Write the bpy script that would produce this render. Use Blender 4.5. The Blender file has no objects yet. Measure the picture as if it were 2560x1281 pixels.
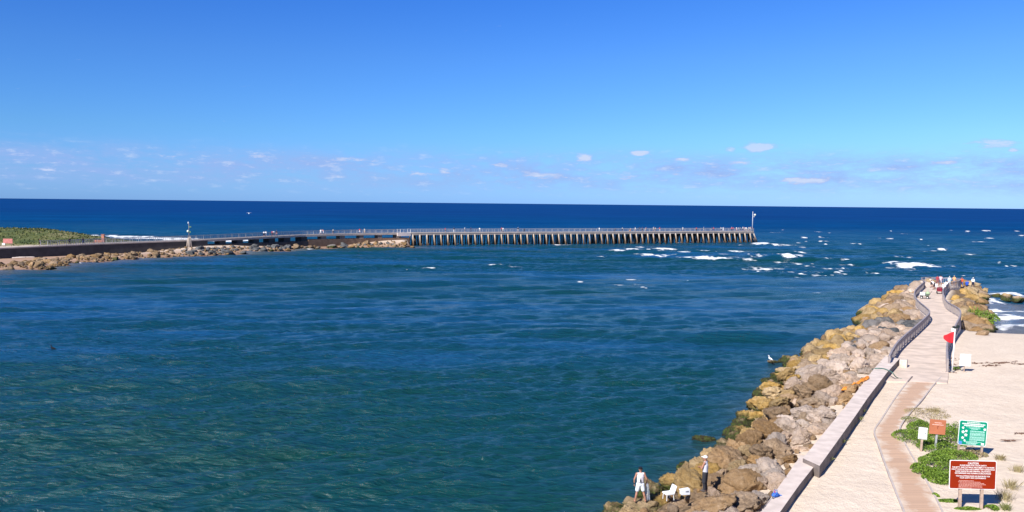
import bpy, bmesh, math, random
import numpy as np
from mathutils import Vector, Matrix, noise as mn
random.seed(7); RNG = np.random.default_rng(11)
S = bpy.context.scene; C = S.collection
# ------------------------------------------------------------------ camera
H = 15.7; F = 2173.0; PITCH = math.atan(131.5/F); ROLL = 0.0103
fw = Vector((0, math.cos(PITCH), -math.sin(PITCH)))
up0 = Vector((0, math.sin(PITCH), math.cos(PITCH)))
rt0 = Vector((1, 0, 0))
RT = rt0*math.cos(ROLL) + up0*math.sin(ROLL)
UP = up0*math.cos(ROLL) - rt0*math.sin(ROLL)
cam = bpy.data.objects.new('camera', bpy.data.cameras.new('camera')); C.objects.link(cam)
M = Matrix((RT, UP, -fw)).transposed().to_4x4(); M.translation = (0, 0, H)
cam.matrix_world = M
cam.data.sensor_width = 36; cam.data.lens = F/2560*36
cam.data.clip_start = 0.5; cam.data.clip_end = 150000
S.camera = cam
# ------------------------------------------------------------------ world
SUN_EL = math.radians(40); AZ = math.radians(38.5)      # shadows run 38 degrees right of the view
W = bpy.data.worlds.new('World'); S.world = W; W.use_nodes = True
wn, wl = W.node_tree.nodes, W.node_tree.links
wn.clear()
def N(nt, t, **k):
    n = nt.nodes.new(t)
    for a, v in k.items():
        if a.startswith('i_'): n.inputs[a[2:].replace('_', ' ')].default_value = v
        else: setattr(n, a, v)
    return n
def mth(nt, op, a, b=None, c=None, clamp=False):
    n = nt.nodes.new('ShaderNodeMath'); n.operation = op; n.use_clamp = clamp
    for i, v in enumerate((a, b, c)):
        if v is None: continue
        if isinstance(v, (int, float)): n.inputs[i].default_value = v
        else: nt.links.new(v, n.inputs[i])
    return n.outputs[0]
def mixc(nt, f, a, b, bt='MIX'):
    n = nt.nodes.new('ShaderNodeMix'); n.data_type = 'RGBA'; n.blend_type = bt
    for s, v in ((n.inputs[0], f), (n.inputs[6], a), (n.inputs[7], b)):
        if isinstance(v, (int, float)): s.default_value = v
        elif isinstance(v, (tuple, list)): s.default_value = (*v[:3], 1)
        else: nt.links.new(v, s)
    return n.outputs[2]
def ramp(nt, f, stops):
    n = nt.nodes.new('ShaderNodeValToRGB'); cr = n.color_ramp
    while len(cr.elements) < len(stops): cr.elements.new(0.5)
    for e, (p, c) in zip(cr.elements, stops): e.position = p; e.color = (*c, 1) if not isinstance(c, (int, float)) else (c, c, c, 1)
    nt.links.new(f, n.inputs[0]); return n.outputs[0]
nt = W.node_tree
sky = N(nt, 'ShaderNodeTexSky', sky_type='NISHITA', sun_disc=False, sun_elevation=SUN_EL, sun_rotation=math.pi+AZ,
        altitude=0, air_density=1.0, dust_density=0.25, ozone_density=3.0)
hs = N(nt, 'ShaderNodeHueSaturation', i_Saturation=1.12, i_Value=1.0)
nt.links.new(sky.outputs[0], hs.inputs['Color'])
tc = N(nt, 'ShaderNodeTexCoord'); sp = N(nt, 'ShaderNodeSeparateXYZ'); nt.links.new(tc.outputs['Generated'], sp.inputs[0])
az = mth(nt, 'ARCTAN2', sp.outputs[0], sp.outputs[1]); el = sp.outputs[2]
# blue deepens with height
elc = mth(nt, 'MULTIPLY', el, 1/0.26, clamp=True)
tint = ramp(nt, elc, [(0, (0.36, 0.72, 1.85)), (0.10, (0.37, 0.72, 1.55)), (0.3, (0.39, 0.74, 1.32)), (0.62, (0.36, 0.70, 1.30)), (0.93, (0.26, 0.63, 1.34)), (1, (.25, .54, 1.15))])
skyc = mixc(nt, 1.0, hs.outputs[0], tint, 'MULTIPLY')
zen = mth(nt, 'MULTIPLY', mth(nt, 'SUBTRACT', el, .28), 1/.35, clamp=True)
skyc = mixc(nt, zen, skyc, mixc(nt, 1.0, skyc, (.55, .72, .70), 'MULTIPLY'))
# small fair-weather cumulus low over the horizon
cmb = N(nt, 'ShaderNodeCombineXYZ'); nt.links.new(mth(nt, 'MULTIPLY', az, 10.0), cmb.inputs[0]); nt.links.new(mth(nt, 'MULTIPLY', el, 38.0), cmb.inputs[1])
def wnoise(scale, det, vec=cmb.outputs[0], rough=0.6):
    n = N(nt, 'ShaderNodeTexNoise'); n.inputs['Scale'].default_value = scale; n.inputs['Detail'].default_value = det; n.inputs['Roughness'].default_value = rough
    nt.links.new(vec, n.inputs['Vector']); return n.outputs[0]
def gauss(c, a0, e0, wa, we):
    da = mth(nt, 'DIVIDE', mth(nt, 'SUBTRACT', az, a0), wa); de = mth(nt, 'DIVIDE', mth(nt, 'SUBTRACT', el, e0), we)
    r2 = mth(nt, 'ADD', mth(nt, 'MULTIPLY', da, da), mth(nt, 'MULTIPLY', de, de))
    return mth(nt, 'MULTIPLY', mth(nt, 'EXPONENT', mth(nt, 'MULTIPLY', r2, -1)), c)
def ae(px, py):
    d = fw*F + RT*(px-1280) - UP*(py-640.5); d.normalize(); return math.atan2(d.x, d.y), d.z
n1 = wnoise(1.0, 5); n2 = wnoise(4.2, 6, rough=.68)
nn = mth(nt, 'ADD', mth(nt, 'MULTIPLY', n1, 0.55), mth(nt, 'MULTIPLY', n2, 0.45))
band = mth(nt, 'EXPONENT', mth(nt, 'MULTIPLY', mth(nt, 'POWER', mth(nt, 'ABSOLUTE', mth(nt, 'DIVIDE', mth(nt, 'SUBTRACT', el, 0.036), 0.022)), 3), -1))
puff = None
for px, py, hw, hh, s in ((1898, 369, 42, 12, 1.0), (1828, 374, 16, 7, .8), (1460, 394, 24, 10, .9), (1598, 384, 24, 8, .9), (2000, 452, 60, 9, .8),
                          (2490, 358, 48, 10, .8), (2532, 376, 12, 7, .7), (1706, 400, 30, 7, .6), (1850, 407, 42, 7, .6), (2366, 407, 30, 6, .5),
                          (1355, 440, 60, 9, .6), (1110, 428, 26, 8, .6), (640, 391, 30, 7, .5), (432, 394, 28, 7, .45), (870, 400, 60, 8, .5), (1555, 446, 24, 7, .5),
                          (120, 424, 26, 7, .4), (1240, 412, 60, 6, .4), (1050, 434, 50, 7, .5), (1690, 436, 30, 7, .4)):
    a0, e0 = ae(px, py); g = gauss(s, a0, e0, hw/F, hh/F); puff = g if puff is None else mth(nt, 'MAXIMUM', puff, g)
dens = mth(nt, 'MULTIPLY', mth(nt, 'SUBTRACT', mth(nt, 'ADD', mth(nt, 'MULTIPLY', puff, 0.62), n2), 0.68), 4.5, clamp=True)
thin = mth(nt, 'MULTIPLY', mth(nt, 'ADD', mth(nt, 'MULTIPLY', mth(nt, 'SUBTRACT', nn, 0.40), 5, clamp=True), .25), mth(nt, 'MULTIPLY', band, .72))
cf = mth(nt, 'ADD', mth(nt, 'MULTIPLY', dens, 0.72), thin, clamp=True)
tops = mth(nt, 'MULTIPLY', mth(nt, 'SUBTRACT', n2, .54), 7, clamp=True)
cloudc = mixc(nt, mth(nt, 'MAXIMUM', dens, mth(nt, 'MULTIPLY', tops, .75)), (2.9, 4.25, 7.8), (5.3, 6.3, 8.5))
skyc = mixc(nt, 1.0, skyc, ramp(nt, mth(nt, 'ADD', az, .5), [(0, (.88, .92, .95)), (.5, (1, 1, 1)), (1, (1.28, 1.12, 1.0))]), 'MULTIPLY')
skyf = mixc(nt, cf, skyc, cloudc)
bg = N(nt, 'ShaderNodeBackground', i_Strength=0.080); nt.links.new(skyf, bg.inputs[0])
wo = N(nt, 'ShaderNodeOutputWorld'); nt.links.new(bg.outputs[0], wo.inputs[0])
# ------------------------------------------------------------------ sun
sd = bpy.data.lights.new('sun', 'SUN'); sd.energy = 5.0; sd.angle = math.radians(0.53); sd.color = (1.0, 0.95, 0.87)
so = bpy.data.objects.new('sun', sd); C.objects.link(so)
ldir = Vector((math.sin(AZ)*math.cos(SUN_EL), math.cos(AZ)*math.cos(SUN_EL), -math.sin(SUN_EL)))
so.rotation_euler = ldir.to_track_quat('-Z', 'Y').to_euler(); so.location = (-60, -80, 90)
S.view_settings.view_transform = 'Standard'; S.view_settings.look = 'None'; S.view_settings.exposure = 0.50; S.view_settings.gamma = 1
# ------------------------------------------------------------------ helpers
def at(px, py, z=0.0):
    d = fw*F + RT*(px-1280) - UP*(py-640.5); t = (z-H)/d.z; return Vector((d.x*t, d.y*t, z))
def atd(px, py, D):                                  # point at forward distance D
    d = fw*F + RT*(px-1280) - UP*(py-640.5); t = D/d.y; return Vector((d.x*t, D, H+d.z*t))
def proj(p):
    v = Vector(p)-Vector((0, 0, H)); d = v.dot(fw); return 1280+F*v.dot(RT)/d, 640.5-F*v.dot(UP)/d
def tag(o, label=None, cat=None, group=None, kind=None):
    if label: o['label'] = label
    if cat: o['category'] = cat
    if group: o['group'] = group
    if kind: o['kind'] = kind
    return o
def empty(name, loc, rz=0.0):
    o = bpy.data.objects.new(name, None); o.location = loc; o.rotation_euler = (0, 0, rz); o.empty_display_size = 0.3; C.objects.link(o); return o
def mk(name, verts, faces, mat=None, parent=None, smooth=False, loc=None, rz=0):
    me = bpy.data.meshes.new(name); me.from_pydata([tuple(v) for v in verts], [], faces); me.update()
    if mat: me.materials.append(mat)
    if smooth: me.polygons.foreach_set('use_smooth', [True]*len(me.polygons))
    o = bpy.data.objects.new(name, me); C.objects.link(o)
    if parent: o.parent = parent
    if loc is not None: o.location = loc
    o.rotation_euler = (0, 0, rz); return o
class MB:
    def __init__(s): s.v = []; s.f = []
    def add(s, vs, fs):
        b = len(s.v); s.v += [tuple(v) for v in vs]; s.f += [tuple(i+b for i in f) for f in fs]; return s
    def box(s, c, d, R=None):
        c = Vector(c); x, y, z = d[0]/2, d[1]/2, d[2]/2
        vs = [Vector((a*x, b*y, e*z)) for e in (-1, 1) for a, b in ((-1, -1), (1, -1), (1, 1), (-1, 1))]
        if R is not None: vs = [R @ v for v in vs]
        return s.add([c+v for v in vs], [(3, 2, 1, 0), (4, 5, 6, 7), (0, 1, 5, 4), (1, 2, 6, 5), (2, 3, 7, 6), (3, 0, 4, 7)])
    def tube(s, a, b, r0, r1=None, n=8):
        a, b = Vector(a), Vector(b); r1 = r0 if r1 is None else r1; d = (b-a).normalized()
        u = d.orthogonal().normalized(); w = d.cross(u); vs = []
        for p, r in ((a, r0), (b, r1)):
            vs += [p+(u*math.cos(2*math.pi*i/n)+w*math.sin(2*math.pi*i/n))*r for i in range(n)]
        return s.add(vs, [(i, (i+1) % n, n+(i+1) % n, n+i) for i in range(n)]+[tuple(range(n))[::-1], tuple(range(n, 2*n))])
    def path(s, pts, r, n=6):
        for a, b in zip(pts[:-1], pts[1:]): s.tube(a, b, r, n=n)
        return s
    def beam(s, a, b, w, h):
        a, b = Vector(a), Vector(b); d = (b-a).normalized(); sd_ = d.cross(Vector((0, 0, 1))).normalized()*w/2; u = sd_.cross(d).normalized()*h/2
        vs = [p+x*sd_+y*u for p in (a, b) for x, y in ((-1, -1), (1, -1), (1, 1), (-1, 1))]
        return s.add(vs, [(0, 1, 2, 3), (7, 6, 5, 4), (0, 4, 5, 1), (1, 5, 6, 2), (2, 6, 7, 3), (3, 7, 4, 0)])
    def ell(s, c, r, n=12, m=8, R=None):
        vs = []; c = Vector(c)
        for j in range(m+1):
            t = math.pi*j/m
            for i in range(n):
                v = Vector((r[0]*math.sin(t)*math.cos(2*math.pi*i/n), r[1]*math.sin(t)*math.sin(2*math.pi*i/n), r[2]*math.cos(t)))
                vs.append(c+(R @ v if R is not None else v))
        return s.add(vs, [(j*n+i, (j+1)*n+i, (j+1)*n+(i+1) % n, j*n+(i+1) % n) for j in range(m) for i in range(n)])
    def prism(s, poly, z0, z1):
        n = len(poly)
        return s.add([(p[0], p[1], z0) for p in poly]+[(p[0], p[1], z1) for p in poly],
                     [tuple(range(n))[::-1], tuple(range(n, 2*n))]+[(i, (i+1) % n, n+(i+1) % n, n+i) for i in range(n)])
    def build(s, name, mat, parent=None, smooth=False, loc=None, rz=0, bevel=0):
        o = mk(name, s.v, s.f, mat, parent, smooth, loc, rz)
        bm = bmesh.new(); bm.from_mesh(o.data); bmesh.ops.recalc_face_normals(bm, faces=bm.faces)
        if bevel: bmesh.ops.bevel(bm, geom=bm.edges[:], offset=bevel, segments=1, affect='EDGES')
        bm.to_mesh(o.data); bm.free(); return o
MATS = {}
def mat(name, col, rough=0.8, var=0.15, scale=4.0, bump=0.2, bscale=None, spec=0.4, metal=0.0, col2=None, detail=6, bdist=0.05):
    if name in MATS: return MATS[name]
    m = bpy.data.materials.new(name); m.use_nodes = True; t = m.node_tree; b = t.nodes['Principled BSDF']
    g = N(t, 'ShaderNodeNewGeometry'); n = N(t, 'ShaderNodeTexNoise'); n.inputs['Scale'].default_value = scale; n.inputs['Detail'].default_value = detail
    t.links.new(g.outputs['Position'], n.inputs['Vector'])
    dark = tuple(c*(1-var) for c in col) if col2 is None else col2
    light = tuple(min(1, c*(1+var)) for c in col)
    t.links.new(ramp(t, n.outputs[0], [(0.3, dark), (0.7, light)]), b.inputs['Base Color'])
    b.inputs['Roughness'].default_value = rough; b.inputs['Specular IOR Level'].default_value = spec; b.inputs['Metallic'].default_value = metal
    if bump:
        n2 = N(t, 'ShaderNodeTexNoise'); n2.inputs['Scale'].default_value = bscale or scale*5; n2.inputs['Detail'].default_value = 5
        t.links.new(g.outputs['Position'], n2.inputs['Vector'])
        bp = N(t, 'ShaderNodeBump', i_Strength=bump, i_Distance=bdist); t.links.new(n2.outputs[0], bp.inputs['Height']); t.links.new(bp.outputs[0], b.inputs['Normal'])
    MATS[name] = m; return m
def np_noise(x, y, sc, seed=0, oct=4):
    out = np.zeros_like(x); amp = 1; tot = 0
    r = np.random.default_rng(seed); T = r.random((256, 256))
    for o in range(oct):
        u = x*sc+17.3*o+seed; v = y*sc+9.1*o
        iu = np.floor(u).astype(int); iv = np.floor(v).astype(int); fu = u-iu; fv = v-iv
        fu = fu*fu*(3-2*fu); fv = fv*fv*(3-2*fv)
        a = T[iu % 256, iv % 256]; b = T[(iu+1) % 256, iv % 256]; c = T[iu % 256, (iv+1) % 256]; d = T[(iu+1) % 256, (iv+1) % 256]
        out += amp*((a*(1-fu)+b*fu)*(1-fv)+(c*(1-fu)+d*fu)*fv); tot += amp; amp *= .5; sc *= 2.03
    return out/tot
def sdist(X, Y, P):
    """distance to polyline, positive on its right-hand side; also index of the nearest segment"""
    best = np.full(X.shape, 1e9); sg = np.ones(X.shape); idx = np.zeros(X.shape, int)
    for i, (a, b) in enumerate(zip(P[:-1], P[1:])):
        dx, dy = b[0]-a[0], b[1]-a[1]; L = dx*dx+dy*dy
        t = np.clip(((X-a[0])*dx+(Y-a[1])*dy)/L, 0, 1); ex = X-a[0]-t*dx; ey = Y-a[1]-t*dy
        d = np.hypot(ex, ey); cr = ex*dy-ey*dx; u = d < best-1e-9
        best = np.where(u, d, best); sg = np.where(u, np.sign(cr), sg); idx = np.where(u, i, idx)
    return best*sg, idx
def grid_mesh(name, X, Y, Z, mt, keep=None):
    n, m = X.shape; v = np.stack([X, Y, Z], -1).reshape(-1, 3).astype(np.float32)
    i = np.arange((n-1)*(m-1)); r = i//(m-1); c = i % (m-1); q = r*m+c
    f = np.stack([q, q+1, q+m+1, q+m], -1)
    if keep is not None: f = f[keep[:-1, :-1].reshape(-1)]
    me = bpy.data.meshes.new(name); me.vertices.add(len(v)); me.vertices.foreach_set('co', v.ravel())
    me.loops.add(len(f)*4); me.loops.foreach_set('vertex_index', f.ravel().astype(np.int32))
    me.polygons.add(len(f)); me.polygons.foreach_set('loop_start', (np.arange(len(f))*4).astype(np.int32)); me.polygons.foreach_set('loop_total', np.full(len(f), 4, np.int32))
    me.update(calc_edges=True); me.polygons.foreach_set('use_smooth', np.ones(len(f), bool)); me.materials.append(mt)
    o = bpy.data.objects.new(name, me); C.objects.link(o); return o
# ------------------------------------------------------------------ near jetty layout (world metres)
GZ = 2.2
RRp = [Vector((35.9, 70.6)), Vector((40.6, 80)), Vector((47.2, 91.5)), Vector((52.6, 101)), Vector((55.4, 107)), Vector((57.6, 114)), Vector((60.6, 121)), Vector((65.4, 131)), Vector((72.4, 143.4))]
RLp0 = [Vector((31.4, 71.8)), Vector((35.8, 80)), Vector((43.2, 92)), Vector((49.2, 102)), Vector((51.6, 108)), Vector((53.6, 114)), Vector((56.3, 121)), Vector((60.5, 130)), Vector((69.2, 145.5))]
chan_px = [(1430, 1420), (1590, 1281), (1650, 1240), (1735, 1185), (1812, 1130), (1872, 1078), (1880, 1022), (1925, 985), (1965, 935), (1985, 902), (2060, 862), (2160, 832), (2160, 800), (2230, 752), (2290, 733)]
CH = [at(*p).to_2d() for p in chan_px]+[Vector((73, 162)), Vector((80, 167))]
BE = [Vector((80, 167)), Vector((87, 158))]+[at(*p).to_2d() for p in [(2462, 757), (2462, 786), (2484, 838)]]+[Vector((68, 106.5)), Vector((84, 101)), Vector((130, 94)), Vector((200, 88))]
CH = [Vector((0, 8)), Vector((3, 18))]+CH
LANDPOLY = CH+BE[1:]+[Vector((200, -60)), Vector((-5, -60))]
def inside_poly(X, Y, P):
    ins = np.zeros(X.shape, bool)
    for a, b in zip(P, P[1:]+P[:1]):
        if abs(b[1]-a[1]) < 1e-9: continue
        ins ^= ((a[1] > Y) != (b[1] > Y)) & (X < (b[0]-a[0])*(Y-a[1])/(b[1]-a[1])+a[0])
    return ins
def landd(X, Y):
    d1, _ = sdist(X, Y, CH); d2, ix = sdist(X, Y, BE); sg = np.where(inside_poly(X, Y, LANDPOLY), 1, -1)
    return np.abs(d1)*sg, np.abs(d2)*sg, ix
def land_z(X, Y):
    d1, d2, ix = landd(X, Y)
    sl = np.where(ix < 4, 0.42, 0.085)
    s1 = d1*0.36; sg = np.where(d2 > 0, 1, -1); s2 = np.minimum(np.abs(sdist(X, Y, BE[:5])[0])*.42, np.abs(sdist(X, Y, BE[4:])[0])*.095)*sg
    # gentle shelf: rises fast then flattens
    z = np.where(s1 < 0, -np.minimum(-s1, -s2), np.minimum(s1, s2))
    z = np.where(z > 0, GZ*(1-np.exp(-z/0.85*0.9)), z)
    z = np.minimum(z, GZ)
    # cut the beach away beyond the tip
    return np.maximum(z, -3.0)
def lz(x, y): return float(land_z(np.array([[x]], float), np.array([[y]], float))[0, 0])
# ------------------------------------------------------------------ WATER
th = np.linspace(math.radians(-40), math.radians(40), 1500)
yy = np.concatenate([np.linspace(900, 175, 560), np.linspace(174.4, 60, 400)[0:], np.linspace(59.7, 12, 240), np.array([9, 6, 3.5, 2, 1, .5])])
Dr = H*F/yy
TH, DD = np.meshgrid(th.astype(np.float32), Dr.astype(np.float32)); X = DD*np.tan(TH); Y = DD.copy(); THT = np.tan(th)
spc = np.gradient(Dr)[:, None]*np.ones_like(X)
Z = np.zeros_like(X)
wv = np.random.default_rng(5)
base = math.radians(-62)                              # wave travel direction
for k in range(84):
    lam = 0.7*(22/0.7)**(k/83.0)*wv.uniform(.9, 1.1); a = base+wv.normal(-.15, .36 if lam < 6 else .28); amp = 0.0128*lam**0.60*wv.uniform(.6, 1.25)
    amp *= 1.2 if lam < 2 else (.72 if lam < 9 else .5)
    q1, q2, q3 = wv.uniform(0, 6.28, 3)
    att = np.clip((lam/spc-2.2)/2.5, 0, 1)
    ph = (X*math.cos(a)+Y*math.sin(a))*2*math.pi/lam+wv.uniform(0, 6.28)
    kk = 2*math.pi/(lam*7); s = np.sin(ph+0.2*np.sin(ph)); Z += amp*att*s*(1+.75*np.sin(X*kk*math.cos(q3)+Y*kk*math.sin(q3)+q1)*np.sin(Y*kk*1.3-X*kk*.6+q2))
nr = slice(int(np.argmax(Dr > 0)), int(np.searchsorted(Dr, 220)))
d1 = np.full(X.shape, -200.0); d2 = np.full(X.shape, -200.0); ib = np.zeros(X.shape, int)
d1[nr], d2[nr], ib[nr] = landd(X[nr], Y[nr])
calm = 1-0.55*np.exp(-np.clip(-d1, 0, 1e9)/14)
Z *= calm*np.where(Y > 240, 1.25, 1.0)
def line_bump(P, hgt, wid):
    d, _ = sdist(X, Y, P); d = np.abs(d); e = np.minimum(np.hypot(X-P[0][0], Y-P[0][1]), np.hypot(X-P[-1][0], Y-P[-1][1]))
    return hgt*np.exp(-(d/wid)**2)*np.clip(e/12, 0, 1)
Z += line_bump([at(*p).to_2d() for p in ((1180, 826), (1500, 836), (1850, 843), (2140, 845))], .55, 2.4)
Z += line_bump([at(*p).to_2d() for p in ((1860, 643), (2000, 651), (2200, 663), (2420, 678))], 1.0, 5)
Z += line_bump([at(*p).to_2d() for p in ((1500, 628), (1700, 637), (1900, 650))], .8, 5)
foam = np.zeros_like(X)
FO = [(1072, 673, 15, 2.2, 1), (1248, 664.5, 24, 2.4, 1.1), (1285, 667, 16, 1.3, .9), (1542, 630, 19, 3, 1.1), (1582, 624.4, 17, 2.6, 1.1), (1612, 625, 10, 1.6, .8), (1626, 626, 9, 3, 1), (1663, 624, 25, 3.6, 1.1), (1702, 632.7, 34, 4.6, 1.3),
      (1628, 639.5, 21, 5, 1.3), (1655, 641.5, 16, 2, 1), (1755, 627, 24, 3, .62), (1795, 630, 7, 3, .7), (1848, 629, 30, 4, .75), (1720, 645, 28, 3, .8), (1785, 648, 38, 5.5, 1.15), (1820, 643, 40, 2, .6), (1906, 611.6, 24, 5, 1.3), (1851, 615, 6, 2, 1), (1904, 644, 26, 4, .68),
      (1932, 614, 20, 3, 1), (1967, 614, 26, 1.8, .75), (1995, 607.6, 8, 2, .9), (2064, 612, 5, 3, 1), (2142, 609.7, 13, 2.5, .95), (1972, 649.5, 17, 4.5, 1.4), (2530, 797, 62, 13, 1.2), (2525, 803, 50, 8, 1.1), (2545, 822, 62, 11, 1.15), (2560, 826, 50, 6, 1.1), (2515, 776, 50, 7, .9), (2480, 790, 20, 8, 1), (2545, 745, 30, 6, .8), (2500, 838, 40, 2, .9), (1918, 643.7, 20, 3, .7), (2003, 647.6, 10, 2, .9), (2067, 649.6, 21, 4, 1.15),
      (2145, 658, 31, 4.6, 1.3), (2232, 666, 19, 3, 1), (2290, 672, 50, 6.4, 1.35), (1926, 673, 48, 6.5, .74), (1905, 676, 24, 3, 1), (1990, 682, 34, 5, .76), (2060, 687.5, 30, 3, .8), (2106, 673, 52, 4, .72), (2274, 641, 42, 4, .6), (2419, 580, 6, 2.6, 1.1), (2466, 578, 11, 2.4, 1.1),
      (2356, 625, 11, 3, 1.1), (2477, 597, 11, 3, 1), (2439, 604.5, 18, 1.6, .8), (2183, 599, 7, 1.5, .8), (2039, 734, 14, 4, .8), (2155, 642, 9, 2, .8), (2555, 589, 9, 2, .9), (1580, 700, 20, 2, .95), (1600, 711, 13, 5, .85), (1545, 713, 14, 2.4, .9), (1610, 720, 9, 2, .9), (1645, 730, 13, 2.5, .95),
      (1452, 704, 10, 1.8, .85), (1716, 702, 7, 1.6, .85), (150, 667, 15, 2.2, .95), (195, 659, 15, 1.4, .8), (350, 647, 14, 2.4, .85), (560, 637.5, 24, 1.6, .85), (722, 628, 16, 3.4, 1), (780, 624, 30, 2, .9), (1003, 621, 10, 2.4, .9), (1400, 612, 36, .9, .85), (1690, 608, 24, 2.2, .95), (1520, 611.5, 20, 1, .85),
      (2518, 741, 46, 14, 1.1), (2488, 756, 24, 11, 1.05), (2235, 760, 10, 1.5, .6), (2130, 800, 12, 2, .5),
      (270, 590.5, 92, 4.2, 1.4), (410, 596.5, 90, 5, 1.15), (450, 600, 60, 4, 1.1), (330, 596, 60, 4, 1.2), (560, 604, 50, 4.5, 1.3), (640, 603, 30, 4, 1.2)]
rr = random.Random(3)
for k in range(34): FO.append((rr.gauss(1740, 130), rr.gauss(637, 9), rr.uniform(8, 26), rr.uniform(1.4, 3), rr.uniform(.5, .85)))
for k in range(26): FO.append((rr.gauss(2060, 130), rr.gauss(676, 9), rr.uniform(10, 34), rr.uniform(1.6, 3.4), rr.uniform(.5, .85)))
for k in range(70):
    px = rr.uniform(1880, 2590); py = rr.uniform(570, 700); FO.append((px, py, rr.uniform(4, 16), rr.uniform(1.0, 2.4), rr.uniform(.5, .95)))
for k in range(26):
    px = rr.uniform(900, 2300); py = rr.uniform(640, 800); FO.append((px, py, rr.uniform(3, 9), rr.uniform(.8, 1.6), rr.uniform(.4, .62)))
for px, py, hw, hh, s in FO:
    p = at(px, py); a = hw*p.y/F*(1.3 if hw > 10 else 1.15); b = max(hh*p.y**2/(H*F)*0.42, .3)
    r0, r1 = np.searchsorted(Dr, (p.y-b*4-2, p.y+b*4+2)); v = p.x/p.y; c0, c1 = np.searchsorted(THT, (v-3.2*a/p.y, v+3.2*a/p.y))
    if r1 <= r0 or c1 <= c0: continue
    s = min(s, 1.15)
    w = (slice(r0, r1), slice(c0, c1)); x_, y_ = X[w], Y[w]
    dy = y_-p.y; dx = (x_-p.x)-dy*v; u = dx/a
    wob = (np_noise(x_, y_*.3, 1.1/(a*.4+1.0), int(px), 4)-.5)*b*2.4+u*b*.5
    bb = b*(.85 if hw > 18 else .95)*np.clip(1.05-.55*u, .35, 1.6)*(.4+1.0*np_noise(x_, y_*.0+p.y, .9/(a*.25+.6), int(px)+3, 3))
    e = np.abs(u)**2.0+((dy+wob)/bb)**2
    g = s*1.12*np.exp(-e*.85)*(.42+1.1*np_noise(x_, y_*.2, 1.1, int(px)+7, 4))
    foam[w] = np.maximum(foam[w], g)
    if s > .7 and hw > 11:
        e2 = np.abs((u-.3)/1.9)**2+((dy+wob*.7-b*.4)/(b*1.3))**2; foam[w] = np.maximum(foam[w], .52*np.exp(-e2)*(.4+1.1*np_noise(x_+y_*.2, y_*.35, 1.0, int(px)+9, 4)))
    if s > .98 and px > 900: Z[w] += 0.3*np.exp(-(u**2+((dy-b*.3)/(b*1.6))**2))
off = -d2
beach = (ib >= 2)*(d2 < 2)*(d2 > -60)*(np.abs(d2) < np.abs(d1)-4)
w = nr
off[w] = -d2[w]+1.0*np_noise(X[w], Y[w], .12, 4, 3)*4
nz8 = np.zeros_like(X); nz8[w] = np_noise(X[w], Y[w], .08, 8, 2)
wash = beach*(0.30*np.exp(-((off-1.5)/.8)**2)+0.62*np.exp(-((off-9.0)/2.0)**2)+0.8*np.exp(-((off-17)/2.0)**2)*(nz8 > .42)+0.55*np.exp(-((off-22)/5)**2))
foam = np.maximum(foam, wash)
edge = np.zeros_like(X); edge[w] = (0.42*np.exp(-(np.clip(-d1[w], 0, 99)/0.5)**2))*(np_noise(X[w], Y[w], .35, 21, 2))
foam = np.maximum(foam, edge)
wm = bpy.data.materials.new('sea_water'); wm.use_nodes = True; t = wm.node_tree; pb = t.nodes['Principled BSDF']
geo = N(t, 'ShaderNodeNewGeometry')
def tn(sc, det=4, vec=None, rough=.55):
    n = N(t, 'ShaderNodeTexNoise'); n.inputs['Scale'].default_value = sc; n.inputs['Detail'].default_value = det; n.inputs['Roughness'].default_value = rough
    t.links.new(vec or geo.outputs['Position'], n.inputs['Vector']); return n.outputs[0]
mp = N(t, 'ShaderNodeMapping'); mp.inputs['Rotation'].default_value = (0, 0, math.radians(14)); mp.inputs['Scale'].default_value = (.24, 1, 1); t.links.new(geo.outputs['Position'], mp.inputs['Vector'])
sepw = N(t, 'ShaderNodeSeparateXYZ'); t.links.new(geo.outputs['Position'], sepw.inputs[0])
big = tn(0.030, 6, mp.outputs[0], .62); mid = tn(.16, 5, mp.outputs[0], .6)
f1 = mth(t, 'ADD', mth(t, 'MULTIPLY', big, .6), mth(t, 'MULTIPLY', mid, .4))
wc = ramp(t, f1, [(0.38, (0.004, 0.046, 0.046)), (0.5, (0.004, 0.052, 0.095)), (0.6, (0.009, 0.078, 0.200))])
far = mth(t, 'MULTIPLY', mth(t, 'SUBTRACT', sepw.outputs[1], 330.0), 1/900.0, clamp=True)
farc = ramp(t, far, [(0, (0.003, 0.058, 0.125)), (.35, (0.002, 0.052, 0.180)), (1, (0.003, 0.044, 0.180))])
mpf = N(t, 'ShaderNodeMapping'); mpf.inputs['Scale'].default_value = (.35, 1, 1); t.links.new(geo.outputs['Position'], mpf.inputs['Vector'])
farc = mixc(t, 1.0, farc, ramp(t, tn(.012, 8, mpf.outputs[0], .72), [(.35, (.74, .80, .84)), (.65, (1.25, 1.2, 1.14))]), 'MULTIPLY')
wc = mixc(t, mth(t, 'MULTIPLY', mth(t, 'SUBTRACT', sepw.outputs[1], 300.0), 1/120.0, clamp=True), wc, farc)
nearf = mth(t, 'MULTIPLY', mth(t, 'SUBTRACT', 110.0, sepw.outputs[1]), 1/75.0, clamp=True)
wc = mixc(t, mth(t, 'MULTIPLY', nearf, .85), wc, (0.005, 0.050, 0.042))
at1 = N(t, 'ShaderNodeAttribute', attribute_name='foam'); ff = at1.outputs['Fac']
fn = tn(1.3, 6, mp.outputs[0], .75)
fmask = mth(t, 'MULTIPLY', mth(t, 'SUBTRACT', mth(t, 'ADD', ff, mth(t, 'MULTIPLY', mth(t, 'SUBTRACT', fn, .5), 1.3)), 0.46), 2.6, clamp=True)
fmask = mth(t, 'MULTIPLY', fmask, mth(t, 'MULTIPLY', ff, 6, clamp=True), clamp=True)
at2 = N(t, 'ShaderNodeAttribute', attribute_name='shallow')
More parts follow.
